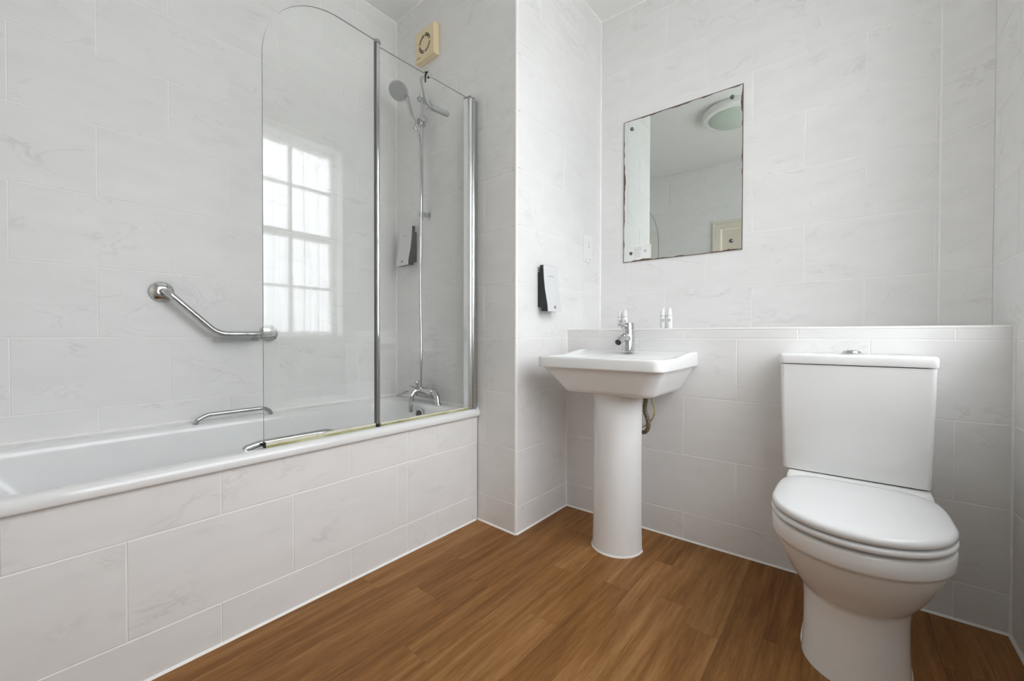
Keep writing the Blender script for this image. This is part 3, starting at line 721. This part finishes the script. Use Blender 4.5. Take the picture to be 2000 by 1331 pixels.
# ------------------------------------------------------------------ squeegee-like hook hanging over the screen top
hk = thing('hanging_scraper', 'grey hand scraper hooked over the top edge of the shower screen', 'scraper', (XG - 0.012, 1.166, 1.87))
zt_ = 1.984
hkp = round_corners([(XG + 0.0085, 1.168, zt_ - 0.018), (XG + 0.0085, 1.168, zt_ + 0.0075), (XG - 0.0095, 1.168, zt_ + 0.0075), (XG - 0.0095, 1.167, zt_ - 0.028)], 0.005, 4)
tube('hook', hkp, 0.0038, BLACK, hk, seg=10)
lathe('hook_knob', [(0, 0), (0.0085, 0), (0.0085, 0.008), (0, 0.009)], (XG - 0.002, 1.168, zt_ + 0.010), (0, 0, 1), CHROME, hk, seg=16)
lathe('hook_button', [(0, 0), (0.012, 0), (0.011, 0.007), (0, 0.008)], (XG + 0.0095, 1.172, zt_ - 0.004), (1, 0, 0), SATIN, hk, seg=18)
tube('rod', smooth_path([(XG - 0.012, 1.160, zt_ - 0.010), (XG - 0.014, 1.150, zt_ - 0.022), (XG - 0.014, 1.158, zt_ - 0.055), (XG - 0.014, 1.178, zt_ - 0.105), (XG - 0.014, 1.196, zt_ - 0.117), (XG - 0.014, 1.206, zt_ - 0.116)], 6), 0.0062, GREYP, hk, seg=10)
tube('grip', [(XG - 0.014, 1.202, zt_ - 0.116), (XG - 0.014, 1.208, zt_ - 0.1155), (XG - 0.014, 1.296, zt_ - 0.108), (XG - 0.014, 1.300, zt_ - 0.1075)], [0.010, 0.0128, 0.0128, 0.0105], GREYP, hk, seg=14)

# ------------------------------------------------------------------ extractor fan (on the end wall, turned with it)
pf = on_end(-1.757, 0.0)
aw = math.atan2(ed.y, ed.x)
fan = thing('extractor_fan', 'square cream extractor fan high on the shower end wall', 'extractor fan', (pf.x, pf.y, 2.425), aw)
fb = box('housing', (-0.082, -0.036, -0.082), (0.082, 0.0, 0.082), CREAM, fan, bevel=0.005, seg=3, world=False)
# ring grille: dark annulus with spokes
def annulus(name, r0, r1, y, m, parent, depth=0.002, a0=0, a1=360):
    n = 40; rings = []
    for k in range(n + 1):
        a = math.radians(a0 + (a1 - a0) * k / n); c, s_ = math.cos(a), math.sin(a)
        rings.append([Vector((r0 * c, y, r0 * s_)), Vector((r1 * c, y, r1 * s_)), Vector((r1 * c, y - depth, r1 * s_)), Vector((r0 * c, y - depth, r0 * s_))])
    o = loft(name, rings, m, parent, world=False); o.location = (0, 0, 0.0); return o
for a0 in (8, 98, 188, 278): annulus('grille_slot', 0.036, 0.050, -0.0355, DARK, fan, 0.0012, a0, a0 + 74)
annulus('grille_ring', 0.0425, 0.0445, -0.036, CREAM, fan, 0.003)
for i, (x0, x1) in enumerate(((-0.066, -0.056), (-0.054, -0.044), (-0.042, -0.034))):
    box('logo_mark', (x0, -0.0366, -0.062), (x1, -0.0358, -0.058), simple('brown_print', (0.25, 0.17, 0.07), 0.6) if i == 0 else bpy.data.materials['brown_print'], fan, world=False)

# ------------------------------------------------------------------ soap dispensers
def dispenser(loc, rotz, label):
    t = thing('soap_dispenser', label, 'soap dispenser', loc, rotz, group='wall soap dispensers')
    # local: back at y=0, front towards -y, width along x, height along z from 0 to .215
    W_, H_ = 0.115, 0.214
    prof = [(0.0, 0.062), (0.03, 0.060), (0.10, 0.046), (0.16, 0.039), (H_, 0.036)]   # z, depth of the cover
    V, Fc = [], []
    rings = []
    for z, d in prof:
        rings.append([Vector((-W_ / 2 + .003, -d * 0.42, z + .002)), Vector((W_ / 2 - .003, -d * 0.42, z + .002)), Vector((W_ / 2 - .003, -d + 0.0015, z + .002)), Vector((-W_ / 2 + .003, -d + 0.0015, z + .002))])
    loft('dark_body', rings, BLACK, t, world=False, auto=30)
    box('wall_plate', (-W_ / 2 + 0.008, -0.026, 0.022), (W_ / 2 - 0.008, 0.0, 0.186), BLACK, t, bevel=0.002, world=False)
    rings = [[Vector((-W_ / 2, -d, z)), Vector((W_ / 2, -d, z)), Vector((W_ / 2, -d - 0.003, z)), Vector((-W_ / 2, -d - 0.003, z))] for z, d in prof]
    cov = loft('front_cover', rings, SILVER, t, world=False, auto=30)
    box('button_mark', (-0.006, -0.0655, 0.014), (0.007, -0.0635, 0.028), INK, t, world=False)
    for k in range(4): box('print_mark', (-0.022 + k * 0.011, -0.0440, 0.1655), (-0.014 + k * 0.011, -0.0420, 0.1685), SOFTINK, t, world=False)
    return t
dispenser((XC, 1.660, 0.993), math.pi / 2, 'slim black soap dispenser with pale cover on the pillar beside the basin')
pd_ = on_end(-1.925, 0.0)
dispenser((pd_.x, pd_.y, 1.268), aw, 'slim black soap dispenser with pale cover behind the shower screen')

# ------------------------------------------------------------------ angled grab rail
gr = thing('grab_rail', 'bent chrome grab rail on the wall above the bath', 'grab rail', (XL, 0.6, 0.9))
ya, za, ybn, zbn, yc, zc_ = 0.42, 1.047, 0.588, 0.884, 0.803, 0.889
xb = XL + 0.062
pth = round_corners([(XL + 0.003, ya, za), (xb, ya + 0.002, za), (xb, ybn, zbn), (xb, yc - 0.002, zbn + 0.002), (XL + 0.003, yc, zc_)], 0.04, 8)
tube('bar', pth, 0.0125, CHROME, gr, seg=20)
for y, z in ((ya, za), (yc, zc_)):
    lathe('flange', [(0.0, 0.0), (0.039, 0.0), (0.0395, 0.006), (0.036, 0.013), (0.024, 0.018), (0.014, 0.020), (0, 0.020)], (XL + 0.0005, y, z), (1, 0, 0), CHROME, gr, seg=36)
tr_ = [[Vector((xb + 0.022, ybn + 0.0, z)), Vector((xb + 0.022, yc - 0.07, z)), Vector((XL + 0.012, yc - 0.07, z)), Vector((XL + 0.012, ybn, z))] for z in (zbn - 0.030, zbn - 0.026)]
st = loft('soap_tray', tr_, CLEAR, gr)
v, f = join_vf([box_vf((XL + 0.012, ybn, zbn - 0.027), (xb + 0.022, ybn + 0.004, zbn - 0.012)), box_vf((XL + 0.012, yc - 0.074, zbn - 0.027), (xb + 0.022, yc - 0.07, zbn - 0.012)), box_vf((xb + 0.018, ybn, zbn - 0.027), (xb + 0.022, yc - 0.07, zbn - 0.016))])
add('tray_lip', mesh('tray_lip', v, f, CLEAR), gr)

# ------------------------------------------------------------------ shaver socket plate
sk = thing('shaver_socket', 'white shaver socket plate on the pillar by the mirror', 'socket', (XC, 2.08, 1.363))
box('plate', (XC - 0.001, 2.036, 1.290), (XC + 0.009, 2.122, 1.436), WHITEP, sk, bevel=0.002)
box('outlet_panel', (XC + 0.008, 2.050, 1.350), (XC + 0.0105, 2.108, 1.420), WHITEP, sk, bevel=0.001)
for z in (1.372, 1.385, 1.400): box('outlet_slot', (XC + 0.0103, 2.084, z - 0.003), (XC + 0.0109, 2.092, z + 0.003), INK, sk)
for y in (2.058, 2.100): lathe('plate_screw', [(0, 0), (0.004, 0), (0.0035, 0.0012), (0, 0.0014)], (XC + 0.0088, y, 1.303), (1, 0, 0), SATIN, sk, seg=14)

# ------------------------------------------------------------------ mirror
MX0, MX1, MZ0, MZ1 = -0.992, -0.396, 1.292, 2.076
mc = ((MX0 + MX1) / 2, YM, (MZ0 + MZ1) / 2); hw, hh = (MX1 - MX0) / 2, (MZ1 - MZ0) / 2
mir = thing('wall_mirror', 'rectangular frameless mirror with worn edges screwed to the tiled wall', 'mirror', mc)
MIR = mirror_mat(hw, hh); simple('dark_chrome', (0.16, 0.16, 0.16), 0.08, 1)
v, f = box_vf((-hw, -0.0065, -hh), (hw, -0.0005, hh))
me = mesh('mirror_glass', v, f, MIR, mats=[MIR, GEDGE], fm=[1, 1, 0, 1, 1, 1])
add('mirror_glass', me, mir, world=False)
for x, z in ((-0.945, 2.027), (-0.444, 2.027), (-0.444, 1.339), (-0.947, 1.339)):
    lathe('screw_cap', [(0.0, 0.0), (0.0095, 0.0), (0.0095, 0.003), (0.008, 0.006), (0.0045, 0.008), (0, 0.0085)], (x, YM - 0.0063, z), (0, -1, 0), bpy.data.materials['dark_chrome'], mir, seg=20)
stk = box('sticker', (-0.945, YM - 0.0071, 1.305), (-0.834, YM - 0.0066, 1.378), PAPER, mir)
rs = random.Random(5)
for k in range(7):
    z = 1.366 - k * 0.0082; x0 = -0.933 + rs.uniform(0, .004); x1 = x0 + rs.uniform(0.030, 0.046)
    box('print_line', (x0, YM - 0.0074, z - 0.0012), (x1, YM - 0.00705, z + 0.0012), SOFTINK, stk, world=False).location = Vector(mc) * 0
lathe('print_emblem', [(0, 0), (0.0075, 0), (0.0075, 0.0003), (0, 0.0003)], (-0.866, YM - 0.0071, 1.345), (0, -1, 0), SOFTINK, stk, seg=18, world=False)

# ------------------------------------------------------------------ wash basin
bx, hx = -0.7575, 0.2660
bas = thing('wash_basin', 'white ceramic wash basin on a tall pedestal', 'basin', (bx, 1.70, 0))
yf, yb_ = 1.428, YB - 0.0005
ZR = 0.7965
def lift(p, k=1.0):
    y = p.y
    t = min(max((y - 1.60) / 0.20, 0), 1); t = t * t * (3 - 2 * t)
    return Vector((p.x, p.y, p.z + 0.018 * t * k))
def bring(x0, x1, y0, y1, z, rf, rb, k=0.0):
    return [lift(p, k) for p in rrect((x0 + x1) / 2, (y0 + y1) / 2, (x1 - x0) / 2, (y1 - y0) / 2, z, rf, rb, m=9)]
def dens(ring, step=0.02):
    out = []
    n = len(ring)
    return ring
L_, Rr = bx - hx, bx + hx
def ring_dense(x0, x1, y0, y1, z, rf, rb, k):
    """rounded rectangle with extra points along the long sides so that the raised back can bend"""
    base = rrect((x0 + x1) / 2, (y0 + y1) / 2, (x1 - x0) / 2, (y1 - y0) / 2, z, rf, rb, m=7); out = []
    n = len(base)
    for i in range(n):
        a, b = base[i], base[(i + 1) % n]; out.append(a)
        if i % 8 == 7:
            for q in range(1, 14): out.append(a.lerp(b, q / 14))
    return [lift(p, k) for p in out]
rings = [ring_dense(L_ + 0.15, Rr - 0.15, yf + 0.16, yb_ - 0.10, 0.648, 0.03, 0.02, 0),
         ring_dense(L_ + 0.100, Rr - 0.075, yf + 0.078, yb_ - 0.05, 0.649, 0.045, 0.02, 0),
         ring_dense(L_ + 0.088, Rr - 0.063, yf + 0.064, yb_ - 0.03, 0.655, 0.05, 0.02, 0),
         ring_dense(L_ + 0.080, Rr - 0.056, yf + 0.056, yb_ - 0.02, 0.668, 0.055, 0.02, 0),
         ring_dense(L_ + 0.030, Rr - 0.024, yf + 0.026, yb_ - 0.008, 0.730, 0.055, 0.02, 0.0),
         ring_dense(L_ + 0.017, Rr - 0.015, yf + 0.016, yb_ - 0.004, 0.7495, 0.042, 0.02, 0.0),
         ring_dense(L_ + 0.015, Rr - 0.013, yf + 0.014, yb_ - 0.002, 0.7515, 0.042, 0.015, 0.0),
         ring_dense(L_ + 0.003, Rr - 0.003, yf + 0.003, yb_, 0.7520, 0.042, 0.015, 0.1),
         ring_dense(L_ + 0.0008, Rr - 0.0008, yf + 0.0008, yb_, 0.7540, 0.042, 0.015, 0.15),
         ring_dense(L_, Rr, yf, yb_, 0.758, 0.042, 0.015, 0.25),
         ring_dense(L_, Rr, yf, yb_, 0.788, 0.042, 0.015, 0.9),
         ring_dense(L_ + 0.001, Rr - 0.001, yf + 0.001, yb_ - 0.001, 0.7935, 0.041, 0.015, 1),
         ring_dense(L_ + 0.0045, Rr - 0.0045, yf + 0.0045, yb_ - 0.003, ZR, 0.039, 0.013, 1),
         ring_dense(L_ + 0.018, Rr - 0.018, yf + 0.018, yb_ - 0.012, ZR + 0.0003, 0.036, 0.012, 1),
         ring_dense(L_ + 0.032, Rr - 0.032, yf + 0.032, yb_ - 0.125, ZR - 0.002, 0.045, 0.04, 0),
         ring_dense(L_ + 0.042, Rr - 0.042, yf + 0.042, yb_ - 0.135, ZR - 0.012, 0.05, 0.045, 0),
         ring_dense(L_ + 0.075, Rr - 0.075, yf + 0.070, yb_ - 0.155, 0.72, 0.06, 0.055, 0),
         ring_dense(L_ + 0.14, Rr - 0.14, yf + 0.11, yb_ - 0.19, 0.685, 0.06, 0.06, 0),
         ring_dense(L_ + 0.22, Rr - 0.22, yf + 0.145, yb_ - 0.24, 0.68, 0.02, 0.02, 0)]
bowl = loft('bowl', rings, CERAMIC, bas, auto=48)
PX = -0.7515
def dring(hwid, y0, z, yb2=1.668, yc=1.645):
    pts = []
    for k in range(33):
        a = math.pi * k / 32; pts.append(Vector((PX - hwid * math.cos(a), yc - (yc - y0) * math.sin(a), z)))
    pts += [Vector((PX + hwid, yb2 - 0.004, z)), Vector((PX + hwid - 0.02, yb2, z)), Vector((PX - hwid + 0.02, yb2, z)), Vector((PX - hwid, yb2 - 0.004, z))]
    return pts
loft('pedestal', [dring(0.1025, 1.542, 0.0), dring(0.1005, 1.544, 0.02), dring(0.098, 1.546, 0.12), dring(0.0965, 1.546, 0.4), dring(0.0975, 1.544, 0.60), dring(0.100, 1.541, 0.66)], CERAMIC, bas, auto=50)
loft('pedestal_sealant', [dring(0.1055, 1.539, 0.0), dring(0.1035, 1.541, 0.006)], SEAL, bas, auto=50)
lathe('waste', [(0, 0), (0.03, 0), (0.029, 0.003), (0, 0.0035)], (bx, 1.59, 0.6803), (0, 0, 1), CHROME, bas)
# hoses behind the pedestal
hz = thing('supply_hose', 'bunched braided supply hose hanging behind the pedestal', 'hose', (-0.655, 1.74, 0.5))
tube('braid', smooth_path([(-0.668, 1.735, 0.66), (-0.664, 1.730, 0.62), (-0.670, 1.738, 0.565), (-0.657, 1.735, 0.53), (-0.656, 1.738, 0.495), (-0.674, 1.75, 0.470), (-0.71, 1.79, 0.46)], 8), 0.0090, BRAID, hz, seg=10)
lathe('coupling', [(0, 0), (0.012, 0), (0.012, 0.026), (0.009, 0.03), (0, 0.03)], (-0.665, 1.733, 0.612), (0, 0, 1), BRASS, hz, seg=8)
ewr = thing('earth_wire', 'thin yellow and green earth wire looping beside the pedestal', 'wire', (-0.63, 1.745, 0.53))
tube('strand', smooth_path([(-0.662, 1.75, 0.655), (-0.650, 1.742, 0.635), (-0.638, 1.74, 0.60), (-0.630, 1.742, 0.565), (-0.642, 1.745, 0.53), (-0.672, 1.76, 0.50), (-0.70, 1.79, 0.48)], 8), 0.0028, EARTHW, ewr, seg=8)

# basin tap
tx, tyb, tzb = -0.766, 1.787, ZR + 0.0125
bt2 = thing('basin_tap', 'chrome single-lever mixer tap on the wash basin', 'tap', (tx, tyb, tzb))
lathe('tap_body', [(0, 0.003), (0.0285, 0.003), (0.0285, 0.007), (0.0275, 0.008), (0.0255, 0.06), (0.0250, 0.095), (0.0245, 0.098), (0, 0.098)], (tx, tyb, tzb), (0, 0, 1), CHROME, bt2, seg=32)
tube('spout', smooth_path([(tx, tyb - 0.008, tzb + 0.058), (tx, tyb - 0.045, tzb + 0.064), (tx, tyb - 0.085, tzb + 0.057), (tx, tyb - 0.108, tzb + 0.044)], 6), [0.0185] * 7 + [0.017] * 6 + [0.0150] * 6, CHROME, bt2, seg=20)
lathe('aerator', [(0, 0), (0.0128, 0), (0.0128, 0.001), (0, 0.001)], (tx, tyb - 0.1083, tzb + 0.0435), (0, -0.86, -0.5), DARK, bt2, seg=20)
lathe('lever_cap', [(0, 0.100), (0.0250, 0.100), (0.0250, 0.126), (0.0225, 0.131), (0, 0.132)], (tx, tyb, tzb), (0, -0.03, 1), CHROME, bt2, seg=32)
tube('lever', [(tx, tyb - 0.015, tzb + 0.114), (tx, tyb - 0.06, tzb + 0.117), (tx, tyb - 0.098, tzb + 0.120), (tx, tyb - 0.101, tzb + 0.120)], [0.0045, 0.0045, 0.0052, 0.004], CHROME, bt2, seg=12)

# ------------------------------------------------------------------ toiletry bottles on the ledge
def bottle(x, y, label):
    b = thing('toiletry_bottle', label, 'bottle', (x, y, ZLEDGE + 0.0008), group='small white toiletry bottles on the ledge')
    lathe('bottle_body', [(0, 0), (0.0125, 0), (0.0135, 0.002), (0.0135, 0.058), (0.0125, 0.061), (0, 0.061)], (x, y, ZLEDGE + 0.0008), (0, 0, 1), WHITEP, b, seg=24)
    lathe('cap', [(0, 0.0615), (0.0122, 0.0615), (0.0118, 0.075), (0.0085, 0.094), (0.006, 0.097), (0, 0.0975)], (x, y, ZLEDGE + 0.0008), (0, 0, 1), WHITEP, b, seg=24)
    lathe('neck_band', [(0, 0.0585), (0.0132, 0.0585), (0.0132, 0.062), (0, 0.062)], (x, y, ZLEDGE + 0.0008), (0, 0, 1), SOFTINK, b, seg=24)
    dv = Vector((-x, -y, 0)).normalized(); sd = Vector((-dv.y, dv.x, 0))
    c = Vector((x, y, 0)) + dv * 0.0134
    v = [c + sd * s * 0.0055 + dv * d + Vector((0, 0, ZLEDGE + z)) for d in (-.001, .0008) for z in (0.034, 0.047) for s in (-1, 1)]
    me = mesh('label_mark', v, [(0, 1, 3, 2), (4, 6, 7, 5), (0, 4, 5, 1), (2, 3, 7, 6), (0, 2, 6, 4), (1, 5, 7, 3)], SOFTINK); fixn(me); add('label_mark', me, b)
bottle(-0.686, 2.00, 'small white bottle right of the basin tap, left one of that pair')
bottle(-0.655, 1.995, 'small white bottle right of the basin tap, right one of that pair')
bottle(-0.907, 2.01, 'small white bottle standing behind the basin tap, left one of that pair')
bottle(-0.876, 2.00, 'small white bottle standing behind the basin tap, right one of that pair')

# ------------------------------------------------------------------ toilet
cx = 0.018
wc = thing('toilet', 'white close-coupled toilet with its lid closed', 'toilet', (cx, 1.55, 0))
def egg(hwid, y0, yw, y1, z, n=64, pr=3.0, dx=0):
    pts = []
    for k in range(n):
        a = 2 * math.pi * k / n; s, c = math.sin(a), math.cos(a)
        if c >= 0: p = 2.0; e = 2 / p; x = hwid * math.copysign(abs(s) ** e, s); y = yw - (yw - y0) * abs(c) ** e
        else: e = 2 / pr; x = hwid * math.copysign(abs(s) ** e, s); y = yw + (y1 - yw) * abs(c) ** e
        pts.append(Vector((cx + dx + x, y, z)))
    return pts
yback = YB - 0.003
pan = [egg(0.1165, 1.328, 1.46, 1.74, 0.0), egg(0.1150, 1.330, 1.46, 1.74, 0.02), egg(0.1125, 1.334, 1.47, 1.745, 0.09), egg(0.1135, 1.335, 1.48, 1.75, 0.150), egg(0.1165, 1.333, 1.48, 1.75, 0.185),
       egg(0.1195, 1.330, 1.48, 1.75, 0.197), egg(0.124, 1.324, 1.475, 1.75, 0.203), egg(0.131, 1.312, 1.465, 1.75, 0.215), egg(0.1475, 1.284, 1.45, 1.75, 0.25), egg(0.167, 1.250, 1.435, 1.75, 0.30), egg(0.1785, 1.231, 1.425, 1.75, 0.335),
       egg(0.1805, 1.228, 1.422, 1.75, 0.342), egg(0.1825, 1.2200, 1.415, 1.75, 0.346), egg(0.1838, 1.2165, 1.41, 1.75, 0.353), egg(0.1840, 1.2110, 1.405, 1.75, 0.386), egg(0.1825, 1.2135, 1.405, 1.75, 0.392), egg(0.178, 1.220, 1.405, 1.745, 0.3945), egg(0.15, 1.25, 1.42, 1.73, 0.395)]
loft('pan', pan, CERAMIC, wc, auto=70)
loft('pan_sealant', [egg(0.121, 1.331, 1.50, 1.742, 0.0), egg(0.1185, 1.335, 1.50, 1.741, 0.006)], SEAL, wc, auto=60)
# rear platform carrying the cistern, flowing up from the pan
def plat(x0, x1, y0, y1, z, r): return rrect((x0 + x1) / 2, (y0 + y1) / 2, (x1 - x0) / 2, (y1 - y0) / 2, z, r, 0.01, m=7)
loft('cistern_shelf', [plat(cx - .11, cx + .11, 1.63, yback, 0.30, .05), plat(cx - .155, cx + .155, 1.60, yback, 0.38, .05), plat(cx - .170, cx + .170, 1.598, yback, 0.402, .04), plat(cx - .175, cx + .175, 1.612, yback, 0.413, .035), plat(cx - .1745, cx + .1745, 1.640, yback, 0.421, .030), plat(cx - .1725, cx + .1725, 1.668, yback, 0.4265, .024), plat(cx - .170, cx + .170, 1.672, yback, 0.4275, .022)], CERAMIC, wc, auto=60)
def egl(h, y0, y1, z): return egg(h, y0, 1.395, y1, z, pr=4.2)
seat = [egl(0.168, 1.224, 1.61, 0.4020), egl(0.180, 1.208, 1.617, 0.4025), egl(0.1838, 1.2035, 1.62, 0.4065), egl(0.1838, 1.2035, 1.62, 0.4140), egl(0.181, 1.2065, 1.619, 0.4172), egl(0.158, 1.235, 1.60, 0.4178)]
loft('seat', seat, PLASTIC, wc, auto=60)
lid = [egl(0.168, 1.224, 1.61, 0.4218), egl(0.1795, 1.2075, 1.620, 0.4222), egl(0.1828, 1.2030, 1.624, 0.4255), egl(0.1828, 1.2030, 1.624, 0.4335), egl(0.1800, 1.2065, 1.622, 0.4390), egl(0.174, 1.214, 1.616, 0.4420), egl(0.14, 1.255, 1.585, 0.4452), egl(0.06, 1.345, 1.49, 0.447), egl(0.01, 1.385, 1.405, 0.4474)]
loft('lid', lid, PLASTIC, wc, auto=60)
for sx in (-0.11, 0.11):
    for yy in (1.33, 1.58):
        lathe('seat_buffer', [(0, 0), (0.011, 0), (0.011, 0.0075), (0, 0.0078)], (cx + sx, yy, 0.3948), (0, 0, 1), PLASTIC, wc, seg=12)
        lathe('lid_buffer', [(0, 0), (0.009, 0), (0.009, 0.004), (0, 0.0043)], (cx + sx, yy, 0.4177), (0, 0, 1), PLASTIC, wc, seg=12)
def cring(hwid, y0, z, r, dx=-0.008): return rrect(cx + dx, (y0 + yback) / 2, hwid, (yback - y0) / 2, z, r, 0.006, m=6)
loft('cistern', [cring(0.176, 1.712, 0.4295, .010), cring(0.1815, 1.704, 0.432, .012), cring(0.1835, 1.702, 0.44, .013), cring(0.190, 1.698, 0.700, .013), cring(0.1915, 1.697, 0.7865, .013)], CERAMIC, wc, auto=50)
loft('cistern_lid', [cring(0.189, 1.699, 0.789, .013), cring(0.1945, 1.693, 0.7895, .016), cring(0.1955, 1.692, 0.793, .016), cring(0.1955, 1.692, 0.813, .016), cring(0.1935, 1.694, 0.819, .016), cring(0.188, 1.699, 0.8215, .015)], CERAMIC, wc, auto=50)
lathe('flush_button', [(0, 0), (0.030, 0), (0.031, 0.003), (0.026, 0.005), (0.0235, 0.010), (0.014, 0.014), (0, 0.015)], (cx - 0.009, 1.785, 0.8213), (0, 0, 1), CHROME, wc)

# ------------------------------------------------------------------ ceiling light
lc = (-0.735, 0.700, ZC)
cl = thing('ceiling_light', 'round white ceiling light with green-tinted frosted glass, seen in the mirror', 'ceiling light', lc)
lathe('base_ring', [(0, 0), (0.220, 0), (0.233, 0.018), (0.236, 0.045), (0.226, 0.062), (0.200, 0.068), (0.186, 0.062), (0, 0.058)], lc, (0, 0, -1), WHITEP, cl, seg=56)
lathe('diffuser', [(0, 0.055), (0.187, 0.055), (0.186, 0.066), (0.162, 0.084), (0.11, 0.099), (0.045, 0.106), (0, 0.107)], lc, (0, 0, -1), FROST, cl, seg=56)

for o in bpy.data.objects:
    if '_o' in o: del o['_o']
